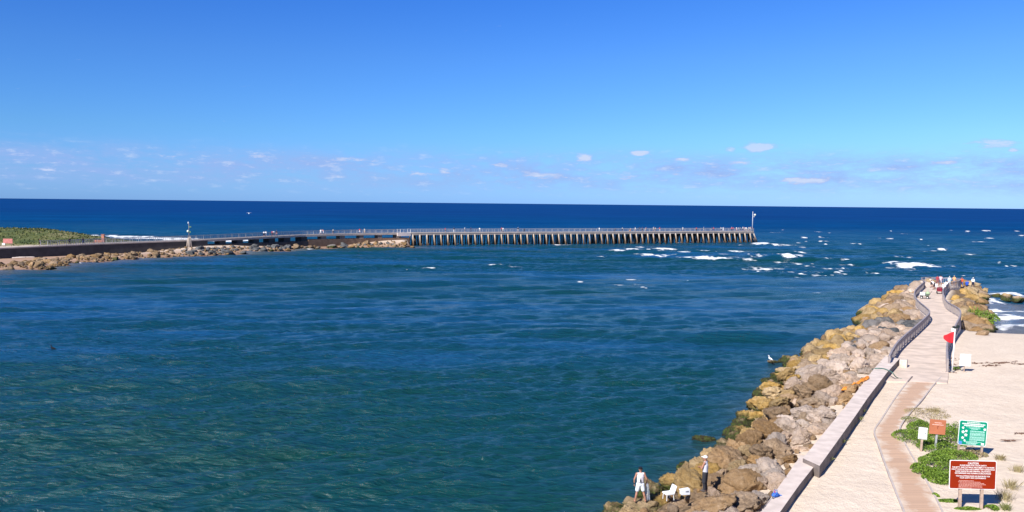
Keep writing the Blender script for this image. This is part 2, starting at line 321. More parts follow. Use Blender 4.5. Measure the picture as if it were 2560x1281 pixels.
wc = mixc(t, at2.outputs['Fac'], wc, (0.20, 0.19, 0.21))
t.links.new(mixc(t, fmask, wc, (0.86, 0.88, 0.9)), pb.inputs['Base Color'])
t.links.new(mth(t, 'ADD', mth(t, 'MULTIPLY', fmask, .5), 0.16), pb.inputs['Roughness'])
pb.inputs['IOR'].default_value = 1.33; pb.inputs['Specular IOR Level'].default_value = .46
b1 = tn(2.6, 5, mp.outputs[0], .65); b2 = tn(.7, 4, mp.outputs[0], .6)
hh_ = mth(t, 'ADD', mth(t, 'MULTIPLY', b1, .30), mth(t, 'MULTIPLY', b2, .42))
bp = N(t, 'ShaderNodeBump', i_Strength=1.0, i_Distance=0.95); t.links.new(hh_, bp.inputs['Height']); t.links.new(bp.outputs[0], pb.inputs['Normal'])
dif = N(t, 'ShaderNodeBsdfDiffuse'); t.links.new(pb.inputs['Base Color'].links[0].from_socket, dif.inputs['Color']); t.links.new(bp.outputs[0], dif.inputs['Normal'])
mx = N(t, 'ShaderNodeMixShader'); dist_ = mth(t, 'MULTIPLY', mth(t, 'SUBTRACT', sepw.outputs[1], 130.0), 1/520.0, clamp=True)
t.links.new(mth(t, 'MULTIPLY', mth(t, 'POWER', dist_, .6), .97), mx.inputs[0]); t.links.new(pb.outputs[0], mx.inputs[1]); t.links.new(dif.outputs[0], mx.inputs[2]); t.links.new(mx.outputs[0], t.nodes['Material Output'].inputs['Surface'])
water = grid_mesh('sea_water', X, Y, Z, wm); water['kind'] = 'structure'
fa = water.data.attributes.new('foam', 'FLOAT', 'POINT'); fa.data.foreach_set('value', foam.ravel().astype(np.float32))
LW = [Vector((-250, 60)), Vector((-155, 150)), at(0, 681).to_2d(), at(125, 674).to_2d(), at(195, 659).to_2d(), at(400, 646).to_2d(), at(540, 640).to_2d(), at(697, 629).to_2d(), at(800, 622).to_2d(), at(874, 620).to_2d(), at(1032, 620).to_2d()]
d3, _ = sdist(X, Y, LW)
sh = np.where(X < 0, np.exp(-np.clip(np.abs(d3), 0, 99)/5.0)*.5, 0)+np.where(beach, np.exp(-np.clip(-d2, 0, 99)/10.0)*.75, 0)+.22*np.exp(-np.clip(-d1, 0, 99)/1.2)
sa = water.data.attributes.new('shallow', 'FLOAT', 'POINT'); sa.data.foreach_set('value', np.clip(sh, 0, 1).ravel().astype(np.float32))
del X, Y, Z, foam, TH, DD
# ------------------------------------------------------------------ NEAR LAND
def sand_material(name, c0, c1, wet=True):
    m = bpy.data.materials.new(name); m.use_nodes = True; t = m.node_tree; b = t.nodes['Principled BSDF']
    g = N(t, 'ShaderNodeNewGeometry'); s = N(t, 'ShaderNodeSeparateXYZ'); t.links.new(g.outputs['Position'], s.inputs[0])
    def n_(sc, d=5):
        n = N(t, 'ShaderNodeTexNoise'); n.inputs['Scale'].default_value = sc; n.inputs['Detail'].default_value = d; n.inputs['Roughness'].default_value = .65; t.links.new(g.outputs['Position'], n.inputs['Vector']); return n.outputs[0]
    a = n_(.35); f = n_(3.0, 6)
    col = ramp(t, mth(t, 'ADD', mth(t, 'MULTIPLY', a, .45), mth(t, 'MULTIPLY', f, .55)), [(0.33, c0), (0.62, c1)])
    if wet:
        w = mth(t, 'MULTIPLY', mth(t, 'SUBTRACT', mth(t, 'ADD', .35, mth(t, 'MULTIPLY', a, .35)), s.outputs[2]), 3.5, clamp=True)
        col = mixc(t, w, col, (0.26, 0.20, 0.17))
        t.links.new(mth(t, 'SUBTRACT', .92, mth(t, 'MULTIPLY', w, .45)), b.inputs['Roughness'])
    else: b.inputs['Roughness'].default_value = .92
    rb = N(t, 'ShaderNodeAttribute', attribute_name='rubble'); col = mixc(t, rb.outputs['Fac'], col, ramp(t, f, [(.4, (.10, .07, .04)), (.62, (.30, .21, .13))]))
    t.links.new(col, b.inputs['Base Color']); b.inputs['Specular IOR Level'].default_value = .2
    bp = N(t, 'ShaderNodeBump', i_Strength=.7, i_Distance=.2)
    t.links.new(mth(t, 'ADD', mth(t, 'MULTIPLY', n_(1.5), .9), mth(t, 'MULTIPLY', n_(9), .35)), bp.inputs['Height']); t.links.new(bp.outputs[0], b.inputs['Normal'])
    return m
SAND = sand_material('sand', (0.64, 0.52, 0.41), (0.76, 0.64, 0.52))
gx, gy = np.meshgrid(np.concatenate([np.arange(2, 60, .3), np.arange(60, 210, 1.0)]), np.concatenate([np.arange(10, 80, .3), np.arange(80, 172, .6)]))
gz = land_z(gx, gy)
gz = gz+(np_noise(gx, gy, .25, 2, 4)-.5)*.16*np.clip(gz, 0, 1)
dn = np.clip((gx-27)/14, 0, 1)*np.clip((58-gy)/12, 0, 1)    # low dune to the right, behind the signs
gz = gz+dn*(np_noise(gx, gy, .12, 5, 3))*.5*0
tipc = (gy > 155)*(gx > 95)
gz = np.where(tipc, -2, gz)
WL = [at(*q, 2.6).to_2d() for q in ((1862, 1340), (1906, 1275), (2000, 1145), (2112, 1018), (2185, 922))]+RLp0
dwl, _ = sdist(gx, gy, WL)
rubv = np.clip((-dwl-np.where((gy > 66) & (gy < 98), 4.5, 1.2))/1.5, 0, 1)
d2s = ((gx > np.interp(gy, [p_.y for p_ in RRp], [p_.x for p_ in RRp])+.8)*(gx < np.interp(gy, [p_.y for p_ in RRp], [p_.x for p_ in RRp])+np.clip((gy-89)*.9, 0, 30))*(gy > 101)*(gx/gy < .545))*1.0
rubv = np.maximum(rubv, d2s)
gz = gz-.25*np.clip((-dwl-1.0)/1.5, 0, 1)*(gz > 0)
land = grid_mesh('beach_sand', gx, gy, gz, SAND, keep=gz > -1.5); ra_ = land.data.attributes.new('rubble', 'FLOAT', 'POINT'); ra_.data.foreach_set('value', rubv.ravel().astype(np.float32)); land['kind'] = 'structure'
CONC = mat('concrete', (0.52, 0.46, 0.43), .85, .12, 1.2, .25, 14)
CONC2 = mat('pale_concrete', (0.66, 0.56, 0.50), .85, .14, 1.5, .3, 14)
# paved walk -----------------------------------------------------------------
pm = bpy.data.materials.new('paver_planks'); pm.use_nodes = True; t = pm.node_tree; b = t.nodes['Principled BSDF']
g = N(t, 'ShaderNodeUVMap'); wv_ = N(t, 'ShaderNodeTexBrick'); t.links.new(g.outputs[0], wv_.inputs['Vector'])
wv_.inputs['Color1'].default_value = (0.61, 0.40, 0.265, 1); wv_.inputs['Color2'].default_value = (0.50, 0.325, 0.22, 1); wv_.inputs['Mortar'].default_value = (0.36, .26, .21, 1)
wv_.inputs['Scale'].default_value = 1; wv_.inputs['Mortar Size'].default_value = .012; wv_.inputs['Brick Width'].default_value = 2.4; wv_.inputs['Row Height'].default_value = .15; wv_.offset = .3
gg = N(t, 'ShaderNodeNewGeometry'); n = N(t, 'ShaderNodeTexNoise'); n.inputs['Scale'].default_value = .9; n.inputs['Detail'].default_value = 8; n.inputs['Roughness'].default_value = .7; t.links.new(gg.outputs['Position'], n.inputs['Vector'])
sx = N(t, 'ShaderNodeSeparateXYZ'); t.links.new(g.outputs[0], sx.inputs[0])
ed = mth(t, 'ABSOLUTE', mth(t, 'SUBTRACT', sx.outputs[0], .9)); 
sm = mth(t, 'MULTIPLY', mth(t, 'SUBTRACT', mth(t, 'ADD', n.outputs[0], mth(t, 'MULTIPLY', ed, .38)), .66), 4.5, clamp=True)
t.links.new(mixc(t, sm, wv_.outputs[0], (0.68, 0.57, 0.46)), b.inputs['Base Color']); b.inputs['Roughness'].default_value = .9
def ribbon(name, L, R, mt, zt, parent=None, thick=0.0, uvw=1.8, sub=1):
    me_v = []; n = len(L); acc = 0; us = []
    for i in range(n):
        if i: acc += ((L[i]+R[i])/2-(L[i-1]+R[i-1])/2).length
        us.append(acc); me_v += [(L[i].x, L[i].y, zt), (R[i].x, R[i].y, zt)]
    fs = [(2*i, 2*i+1, 2*i+3, 2*i+2) for i in range(n-1)]
    if thick:
        me_v += [(v[0], v[1], v[2]-thick) for v in me_v]; k = 2*n
        fs += [(2*i, 2*i+2, k+2*i+2, k+2*i) for i in range(n-1)]+[(2*i+1, k+2*i+1, k+2*i+3, 2*i+3) for i in range(n-1)]+[(0, k, k+1, 1), (2*n-2, 2*n-1, k+2*n-1, k+2*n-2)]
    o = mk(name, me_v, fs, mt, parent); uv = o.data.uv_layers.new(name='UVMap')
    for p in o.data.polygons:
        for li in p.loop_indices:
            vi = o.data.loops[li].vertex_index % (2*n); uv.data[li].uv = (uvw*(vi % 2), us[vi//2])
    return o
pl = [(2290, 1360), (2263, 1281), (2243, 1232.6), (2215, 1160), (2196, 1105), (2188, 1078), (2204, 1052), (2237, 1000), (2262, 966), (2281, 942)]
pr = [(2396, 1360), (2354, 1281), (2330, 1232.6), (2289, 1160), (2258, 1105), (2247, 1078), (2258, 1052), (2303, 1000), (2330, 966), (2352, 942)]
Lp = [at(*p, GZ+.03).to_2d() for p in pl]; Rp = [at(*p, GZ+.03).to_2d() for p in pr]
def densify(P, k=5):
    out = []
    for i in range(len(P)-1):
        p0, p1, p2, p3 = P[max(i-1, 0)], P[i], P[i+1], P[min(i+2, len(P)-1)]
        for j in range(k):
            u = j/k; out.append(0.5*((2*p1)+(p2-p0)*u+(2*p0-5*p1+4*p2-p3)*u*u+(3*p1-p0-3*p2+p3)*u**3))
    out.append(P[-1]); return out
Lp = densify(Lp); Rp = densify(Rp)
walk = ribbon('paved_path', Lp, Rp, pm, GZ+.035, thick=.1); walk['kind'] = 'structure'
KM = mat('kerb_concrete', (0.50, 0.43, 0.39), .9, .15, 2, .2)
def curb(L, sgn, name):
    out = []
    for i, p in enumerate(L):
        d = (L[min(i+1, len(L)-1)]-L[max(i-1, 0)]).normalized(); out.append(p+Vector((-d.y, d.x))*sgn*.09)
    a, b_ = (out, L) if sgn > 0 else (L, out)
    o = ribbon(name, a, b_, KM, GZ+.07, thick=.2); o['kind'] = 'structure'
curb(Lp, 1, 'path_kerb'); curb(Rp, -1, 'path_kerb')
# jetty walkway between railings
RLp = [Vector((31.4, 71.8)), Vector((35.8, 80)), Vector((43.2, 92)), Vector((49.2, 102)), Vector((51.6, 108)), Vector((53.6, 114)), Vector((56.3, 121)), Vector((60.5, 130)), Vector((69.2, 145.5))]
RRp = [Vector((35.9, 70.6)), Vector((40.6, 80)), Vector((47.2, 91.5)), Vector((52.6, 101)), Vector((55.4, 107)), Vector((57.6, 114)), Vector((60.6, 121)), Vector((65.4, 131)), Vector((72.4, 143.4))]
LL = densify([Vector((28.9, 66.8))]+RLp, 3); RR = densify([Vector((33.6, 66.2))]+RRp, 3)
WKM = mat('walkway_concrete', (0.64, 0.52, 0.43), .88, .18, .8, .25, 9)
wk = ribbon('jetty_walkway', LL+[Vector((70.6, 149.5)), Vector((73.5, 154.5))], RR+[Vector((76.4, 147.5)), Vector((78.5, 152.5))], WKM, GZ+.06, thick=1.7); wk['kind'] = 'structure'
DZ = GZ+.06
# parapet wall -----------------------------------------------------------------
def wallseg(name, Lpx, Rpx, zt, parent, m):
    L = [at(*p, zt).to_2d() for p in Lpx]; R = [at(*p, zt).to_2d() for p in Rpx]
    o = ribbon(name, L, R, m, zt, parent, thick=zt-1.2); o.data.materials.append(mat('shaded_stained_concrete', (.19, .155, .14), .92, .35, 1.1, .5, 6))
    for p in o.data.polygons: p.material_index = 1 if abs(p.normal.z) < .5 else 0  # side faces take the darker copy: staining plus shade put into the colour
    return o
pw = empty('parapet_wall', at(2110, 1060, GZ)); tag(pw, 'long pale concrete parapet wall between the boulders and the sandy path', 'wall')
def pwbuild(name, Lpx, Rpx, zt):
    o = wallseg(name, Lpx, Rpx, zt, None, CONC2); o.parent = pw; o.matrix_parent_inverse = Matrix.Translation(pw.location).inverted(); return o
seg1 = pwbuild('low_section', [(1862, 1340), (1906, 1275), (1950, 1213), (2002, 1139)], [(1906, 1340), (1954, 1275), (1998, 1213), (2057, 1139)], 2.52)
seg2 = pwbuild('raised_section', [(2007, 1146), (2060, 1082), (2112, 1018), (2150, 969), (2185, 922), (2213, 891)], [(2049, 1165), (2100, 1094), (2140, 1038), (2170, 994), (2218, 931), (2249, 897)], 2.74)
# end block of the raised section by the left railing
mb = MB(); p = at(2250, 905, 2.2); q_ = at(2259, 903, 2.75); mb.box((q_.x, q_.y, 2.5), (.6, .8, .8), Matrix.Rotation(-.5, 3, 'Z'))
eb = mb.build('end_block', mat('rough_concrete', (0.6, 0.52, 0.44), .95, .2, 3, .8, 8), bevel=.04); eb.parent = pw; eb.matrix_parent_inverse = Matrix.Translation(pw.location).inverted()
JM = mat('dark_joint', (.30, .25, .22), .95, .2, 3, 0)  # darker tone of the strips across the slab joints
def joints(P, Q, z, every, name, label):
    mb = MB(); acc = 0; nxt = every
    for i in range(len(P)-1):
        d = ((P[i+1]+Q[i+1])/2-(P[i]+Q[i])/2).length
        while acc+d > nxt:
            u = (nxt-acc)/d; a = P[i].lerp(P[i+1], u); b_ = Q[i].lerp(Q[i+1], u); mb.beam((a.x, a.y, z), (b_.x, b_.y, z), .05, .006); nxt += every
        acc += d
    o = mb.build(name, JM); o['kind'] = 'structure'; return o
joints(LL, RR, GZ+.066, 4.5, 'walkway_joints', '')
# ------------------------------------------------------------------ BOULDERS
def rock_mesh(seed, sub=4):
    r = random.Random(seed); bm = bmesh.new(); bmesh.ops.create_icosphere(bm, subdivisions=sub, radius=1)
    pls = []
    for k in range(r.randint(11, 18)):
        d = Vector((r.gauss(0, 1), r.gauss(0, 1), r.gauss(0, 1))).normalized(); pls.append((d, r.uniform(.58, .92)))
    off = Vector((r.uniform(-50, 50), r.uniform(-50, 50), 0))
    for v in bm.verts:
        p = v.co.copy(); 
        for d, h in pls:
            q = p.dot(d)-h
            if q > 0: p -= d*q*.97
        nrm = v.co.normalized()
        p += nrm*(mn.noise(v.co*1.6+off)*.13+mn.noise(v.co*3.6+off)*.10+abs(mn.noise(v.co*2.4+off*1.7))*-.22+abs(mn.noise(v.co*6+off))*-.12+mn.noise(v.co*14+off)*.05+mn.noise(v.co*26+off)*.03)
        v.co = p
    me = bpy.data.meshes.new('boulder'); bm.to_mesh(me); bm.free()
    me.polygons.foreach_set('use_smooth', [True]*len(me.polygons)); return me
def rock_mat(name, ca, cb, cc, algae=True, zal=.9):
    m = bpy.data.materials.new(name); m.use_nodes = True; t = m.node_tree; b = t.nodes['Principled BSDF']
    g = N(t, 'ShaderNodeNewGeometry'); s = N(t, 'ShaderNodeSeparateXYZ'); t.links.new(g.outputs['Position'], s.inputs[0]); oi = N(t, 'ShaderNodeObjectInfo')
    def n_(sc, d=6, ro=.65):
        n = N(t, 'ShaderNodeTexNoise'); n.inputs['Scale'].default_value = sc; n.inputs['Detail'].default_value = d; n.inputs['Roughness'].default_value = ro; t.links.new(g.outputs['Position'], n.inputs['Vector']); return n.outputs[0]
    a = n_(.9); f = n_(4.5, 8, .75)
    k = mth(t, 'ADD', mth(t, 'MULTIPLY', a, .5), mth(t, 'MULTIPLY', f, .5))
    c = ramp(t, k, [(.34, ca), (.5, cb), (.66, cc)])
    hv = N(t, 'ShaderNodeHueSaturation'); t.links.new(c, hv.inputs['Color']); rnd = mth(t, 'FRACT', mth(t, 'ADD', oi.outputs['Random'], g.outputs['Random Per Island']))
    t.links.new(mth(t, 'ADD', mth(t, 'MULTIPLY', rnd, .5), .70), hv.inputs['Value'])
    t.links.new(mth(t, 'ADD', mth(t, 'MULTIPLY', mth(t, 'FRACT', mth(t, 'MULTIPLY', rnd, 7.3)), .35), .8), hv.inputs['Saturation'])
    col = hv.outputs[0]
    pit = mth(t, 'MULTIPLY', mth(t, 'SUBTRACT', n_(9, 4, .8), .60), 7, clamp=True)
    col = mixc(t, mth(t, 'MULTIPLY', pit, .55), col, tuple(x*.35 for x in ca))
    if algae:
        zz = mth(t, 'ADD', s.outputs[2], mth(t, 'MULTIPLY', mth(t, 'SUBTRACT', a, .5), 1.3))
        w = mth(t, 'MULTIPLY', mth(t, 'SUBTRACT', zal, zz), 3, clamp=True)
        al = ramp(t, f, [(.42, (0.04, 0.032, 0.018)), (.58, (0.075, 0.10, 0.022))])
        col = mixc(t, w, col, al)
        w2 = mth(t, 'MULTIPLY', mth(t, 'SUBTRACT', .25, s.outputs[2]), 5, clamp=True); col = mixc(t, w2, col, (0.022, 0.020, 0.014))
    t.links.new(col, b.inputs['Base Color']); b.inputs['Roughness'].default_value = .9; b.inputs['Specular IOR Level'].default_value = .25
    bp = N(t, 'ShaderNodeBump', i_Strength=1.0, i_Distance=.24); t.links.new(mth(t, 'ADD', n_(3.2, 9, .7), mth(t, 'MULTIPLY', n_(12, 6, .75), .5)), bp.inputs['Height']); t.links.new(bp.outputs[0], b.inputs['Normal'])
    return m
RM = {'tan': rock_mat('tan_limestone', (0.24, .145, .055), (0.46, .305, .13), (0.62, .46, .25)),
      'brown': rock_mat('brown_rock', (0.18, .11, .055), (0.36, .235, .13), (0.52, .37, .24)),
      'grey': rock_mat('grey_rock', (0.10, .095, .09), (0.20, .185, .175), (0.32, .29, .27)),
      'pale': rock_mat('pale_coral_rock', (0.34, .25, .18), (0.56, .43, .34), (0.68, .56, .47)),
      'slate': rock_mat('slate_rock', (0.05, .055, .062), (0.12, .125, .13), (0.24, .235, .23), zal=.4),
      'dim': rock_mat('shore_rock', (0.11, .065, .03), (0.25, .165, .09), (0.42, .30, .18), zal=.35)}
protos = [rock_mesh(100+i, 5) for i in range(14)]
lows = [rock_mesh(300+i, 3) for i in range(8)]
rocks = []       # dict per boulder for labelling
specs = []
def add_rock(x, y, z, sx, sy, sz, kind, area, r, low=False, tilt=.5, label=None, rz=None):
    e = (r.uniform(-tilt, tilt), r.uniform(-tilt, tilt), r.uniform(0, 6.28) if rz is None else rz)
    specs.append(dict(loc=(x, y, z), sc=(sx, sy, sz), rot=e, proto=r.randrange(8 if low else 14), low=low, kind=kind, area=area, size=max(sx, sy)*2, y=y, x=x, label=label, px=(1e9 if label else max(sx, sy)/math.hypot(x, y))))
def emit_rocks():
    specs.sort(key=lambda q: -q['px'])
    for q in specs[:298]:
        me = (lows if q['low'] else protos)[q['proto']]; key = (me.name, q['kind'])
        if key not in MATS:
            mm = me.copy(); mm.name = 'boulder'; mm.materials.clear(); mm.materials.append(RM[q['kind']]); MATS[key] = mm
        o = bpy.data.objects.new('boulder', MATS[key]); o.location = q['loc']; o.scale = q['sc']; o.rotation_euler = q['rot']; C.objects.link(o); o['category'] = 'boulder'; q['o'] = o; rocks.append(q)
    for nm, test, lb in (('jetty_rocks', lambda q: q['area'] != 'far', 'smaller far-off boulders filling the rest of the near jetty slopes'), ('shore_rocks', lambda q: q['area'] == 'far', 'smaller boulders filling the toe of the far sea wall')):
        vs = []; fs = []; mi = []; kinds = list(RM)
        for q in specs[298:]:
            if not test(q): continue
            from mathutils import Euler
            me = lows[q['proto'] % 8]; M_ = Matrix.LocRotScale(Vector(q['loc']), Euler(q['rot']), Vector(q['sc'])); b_ = len(vs); vs += [M_ @ v.co for v in me.vertices]; fs += [tuple(i+b_ for i in p.vertices) for p in me.polygons]; mi += [kinds.index(q['kind'])]*len(me.polygons)
        if not vs: continue
        o = mk(nm, vs, fs, None, None, True); [o.data.materials.append(RM[k]) for k in kinds]; o.data.polygons.foreach_set('material_index', mi); tag(o, lb, 'boulders', kind='stuff')
rk = random.Random(21)
# channel-side slope: march along the edge
def pt_along(P, s):
    for a, b in zip(P[:-1], P[1:]):
        L = (b-a).length
        if s <= L: d = (b-a)/L; return a+d*s, d
        s -= L
    return P[-1], (P[-1]-P[-2]).normalized()
placed = []
def try_place(p, rad, k=.66):
    for q, r2 in placed:
        if (p-q).length < (rad+r2)*k: return False
    placed.append((p, rad)); return True
def inner_limit(p):      # distance from the parapet / walkway line (positive on channel side)
    W_ = [at(*q, 2.6).to_2d() for q in ((1862, 1340), (1906, 1275), (2000, 1145), (2112, 1018), (2185, 922))]+RLp
    d, _ = sdist(np.array([[p.x]]), np.array([[p.y]]), W_); return -float(d[0, 0])
CHL = sum((b-a).length for a, b in zip(CH[:-1], CH[1:]))
# hand-set landmark boulders
special = [((1760, 1098), 0.1, .95, .62, .5, 'tan', 'low mossy boulder alone in the water off the jetty'),
           ((1720, 1167), 0.25, .95, .6, .5, 'tan', 'mossy boulder jutting into the channel just behind the capped fisherman'),
           ((1838, 1216), 1.75, .66, .62, .72, 'brown', 'round dark brown boulder beside the lower parapet'),
           ((1880, 1180), 1.75, .95, .8, .75, 'pale', 'pointed whitish coral boulder above the round brown one'),
           ((1790, 1262), 1.6, .85, .7, .6, 'pale', 'pale lumpy boulder at the bottom edge in front of the fishermen'),
           ((1700, 1262), 1.05, .85, .8, .5, 'brown', 'broad brown boulder at the bottom edge near the chair'),
           ((1600, 1262), 0.75, 1.2, .8, .42, 'tan', 'flat tan boulder under the bare feet of the net fisherman'),
           ((1762, 1240), 1.45, 1.15, .8, .62, 'brown', 'flat brown boulder carrying the fisherman in the white cap'),
           ((2046, 1037), 1.9, 1.15, .85, .6, 'grey', 'large dark grey boulder halfway along the parapet'),
           ((1990, 1130), 1.75, 1.05, .9, .7, 'pale', 'pale pitted boulder against the step in the parapet'),
           ((1950, 940), 0.5, .95, .8, .6, 'tan', 'rounded tan boulder at the waterline near the white egret'),
           ((1862, 1040), 0.5, .85, .75, .75, 'tan', 'tan boulder with dark wet foot at the bend of the waterline'),
           ((2148, 797), 0.15, 1.3, .9, .6, 'tan', 'lone tan boulder just off the jetty in the channel'),
           ((2172, 775), 0.0, 1.5, .7, .35, 'dim', 'low mossy reef slab in the channel behind the lone tan boulder'),
           ((1942, 905), 0.12, 1.3, .4, .3, 'dim', 'low dark rock in the channel under the white egret'),
           ((1938, 935), 0.05, .8, .4, .3, 'dim', 'small dark wet rock below the egret rock'),
           ((1898, 985), 0.1, .65, .5, .35, 'dim', 'small mossy wet rock at the waterline below the egret'),
           ((2258, 738), 1.6, 3.0, 2.0, 1.3, 'tan', 'large tan boulder at the seaward end of the channel slope'),
           ((2503, 742), 0.1, 2.2, 1.0, .75, 'slate', 'black wet rock ringed by white surf off the jetty end')]
for (px, py), z, sx, sy, sz, kd, lb in special:
    p = at(px, py, z); placed.append((p.to_2d(), max(sx, sy)*.9)); add_rock(p.x, p.y, z-sz*.25, sx, sy, sz, kd, 'named', rk, tilt=.12, label=lb, rz=rk.uniform(-.4, .4))
cnt = 0; tries = 0
while tries < 16000 and cnt < 420:
    tries += 1
    s = rk.uniform(24, CHL-4); e, d = pt_along(CH, s); nrm = Vector((d.y, -d.x)); w = rk.uniform(-.4, 13)
    p = e+nrm*w
    if p.y < 33 or p.y > 160: continue
    il = inner_limit(p)
    if il < .45: continue
    farf = min(1, max(0, (p.y-95)/40))
    base_s = rk.choice([.55, .65, .8, .95, 1.1, 1.25] if tries < 3000 else [.45, .55, .7, .8])*(1+.7*farf)
    if not try_place(p, base_s, .54 if rk.random() < .7 else .44): continue
    z = lz(p.x, p.y); sx = base_s*rk.uniform(.95, 1.3); sy = base_s*rk.uniform(.8, 1.05); sz = base_s*rk.uniform(.62, .85)
    if il < 2.0: kd = rk.choice(['pale', 'pale', 'pale', 'brown', 'brown'])
    elif il < 4.5: kd = rk.choice(['brown', 'brown', 'brown', 'brown', 'tan', 'pale'])
    else: kd = rk.choice(['tan', 'tan', 'tan', 'tan', 'brown'])
    if 84 < p.y < 108 and il < 5 and rk.random() < .8: kd = 'slate' if rk.random() < .45 else 'grey'
    if 66 < p.y < 98 and il < 5.5 and rk.random() < .85: kd = 'pale'
    zc = z+sz*rk.uniform(.05, .4)
    if il < 1.6: zc = min(zc, 2.35-sz*.45)
    if p.y < 48 and p.x < at(1640, 1200).x: zc = min(zc, .5)
    add_rock(p.x, p.y, zc, sx, sy, sz, kd, 'channel', rk, low=p.y > 80); cnt += 1
# far tip and seaward (right) side
for k in range(190):
    if k < 170:
        s = rk.uniform(0, sum((b-a).length for a, b in zip(BE[:4], BE[1:5]))); e, d = pt_along(BE, s); nrm = Vector((d.y, -d.x)); p = e+nrm*rk.uniform(-.3, 13)
    else: p = Vector((rk.uniform(79, 86), rk.uniform(146, 160)))
    d, _ = sdist(np.array([[p.x]]), np.array([[p.y]]), RRp+[Vector((76.4, 147.5)), Vector((78.5, 152.5))]); 
    if k < 170 and d[0, 0] < 1.4: continue
    b_ = rk.uniform(.8, 1.7)
    if not try_place(p, b_, .42): continue
    z = lz(p.x, p.y); kd = rk.choice(['tan', 'brown', 'brown', 'tan']); sz = b_*.75
    add_rock(p.x, p.y, min(max(z, .2)+.05, 1.7), b_*1.2, b_, sz, kd, 'seaward', rk, low=True)
for k in range(160):
    y = rk.uniform(94, 132); xr = float(np.interp(y, [p_.y for p_ in RRp], [p_.x for p_ in RRp])); o_ = rk.uniform(1.3, min(11, 1.6+(y-89)*.9)); p = Vector((xr+o_, y)); b_ = rk.uniform(.7, 1.5)
    if lz(p.x, p.y) < .1 or proj((p.x, p.y, 1))[0] > 2462 or not try_place(p, b_, .45): continue
    add_rock(p.x, p.y, min(lz(p.x, p.y), 1.9)+.1, b_*1.2, b_, b_*.7, rk.choice(['tan', 'brown', 'brown', 'pale'] if y < 104 else ['tan', 'brown', 'brown']), 'seaward', rk, low=True)
# boulders under the two or three figures standing right of the platform
for px, py in ((2404, 719), (2418, 719), (2434, 719)):
    p = at(px, py, 1.9); add_rock(p.x, p.y, 1.15, 1.5, 1.4, .85, 'tan', 'seaward', rk, low=True, tilt=.1)
# small stones filling the gaps: one stuff object
mb = MB(); tm = rock_mesh(900, 2); tv = [v.co.copy() for v in tm.vertices]; tf = [tuple(p.vertices) for p in tm.polygons]
for k in range(1500):
    s = rk.uniform(22, CHL-4); e, d = pt_along(CH, s); nrm = Vector((d.y, -d.x)); p = e+nrm*rk.uniform(0, 11)
    il = inner_limit(p)
    if il < .15 or p.y > 158: continue
    z = lz(p.x, p.y); sc = rk.uniform(.14, .5)*(1.5 if p.y > 95 else 1); R = Matrix.Rotation(rk.uniform(0, 6.28), 3, 'Z') @ Matrix.Rotation(rk.uniform(0, 3), 3, 'X')
    mb.add([R @ Vector((v.x*sc, v.y*sc*.8, v.z*sc*.7))+Vector((p.x, p.y, z+.1)) for v in tv], tf)
rub = mb.build('rubble_stones', RM['brown'], smooth=True); tag(rub, 'small broken stones filling the gaps between the jetty boulders', 'rubble', kind='stuff')
# ------------------------------------------------------------------ RAILINGS on near jetty
RWM = mat('weathered_rail', (0.30, 0.27, 0.29), .7, .15, 3, .1)
RBM = mat('pale_baluster', (0.36, 0.31, 0.29), .7, .15, 3, .1)
def railing(P, label, z=DZ, h=1.07):
    root = empty('railing', (P[0].x, P[0].y, z)); tag(root, label, 'railing', 'railings along the near jetty')
    o3 = Vector((P[0].x, P[0].y, z)); Q = densify(P, 4); W3 = [Vector((p.x, p.y, z))-o3 for p in Q]
    L = [0]
    for a, b in zip(W3[:-1], W3[1:]): L.append(L[-1]+(b-a).length)
    def pos(s):
        for i in range(len(W3)-1):
            if s <= L[i+1]: u = (s-L[i])/(L[i+1]-L[i]); return W3[i].lerp(W3[i+1], u)
        return W3[-1]
    m = MB(); [m.beam(a+Vector((0, 0, h)), b+Vector((0, 0, h)), .14, .06) for a, b in zip(W3[:-1], W3[1:])]; m.build('top_rail', RWM, root)
    for zz in (.14, .93):
        m = MB(); [m.beam(a+Vector((0, 0, zz)), b+Vector((0, 0, zz)), .05, .07) for a, b in zip(W3[:-1], W3[1:])]; m.build('cross_rail', RWM, root)
    n = int(L[-1]/1.9)
    for i in range(n+1):
        p = pos(min(L[-1]*i/n, L[-1]-.01)); m = MB(); m.box(p+Vector((0, 0, h/2-.02)), (.13, .13, h)); m.build('post', RBM, root)
    m = MB(); k = int(L[-1]/.30)
    for i in range(k):
        p = pos(L[-1]*i/k); m.box(p+Vector((0, 0, .53)), (.035, .035, .8))
    b = m.build('balusters', RBM, root)
railing([p+Vector((.12, 0)) for p in RLp], 'curving metal railing on the channel side of the near jetty walkway')
railing([p-Vector((.12, 0)) for p in RRp], 'curving metal railing on the beach side of the near jetty walkway')
railing([Vector((69.4, 145.6)), Vector((70.8, 149.3)), Vector((73.5, 154.3)), Vector((78.3, 152.3)), Vector((76.2, 147.6)), Vector((72.6, 143.6))], 'railing around the small viewing platform at the end of near jetty')
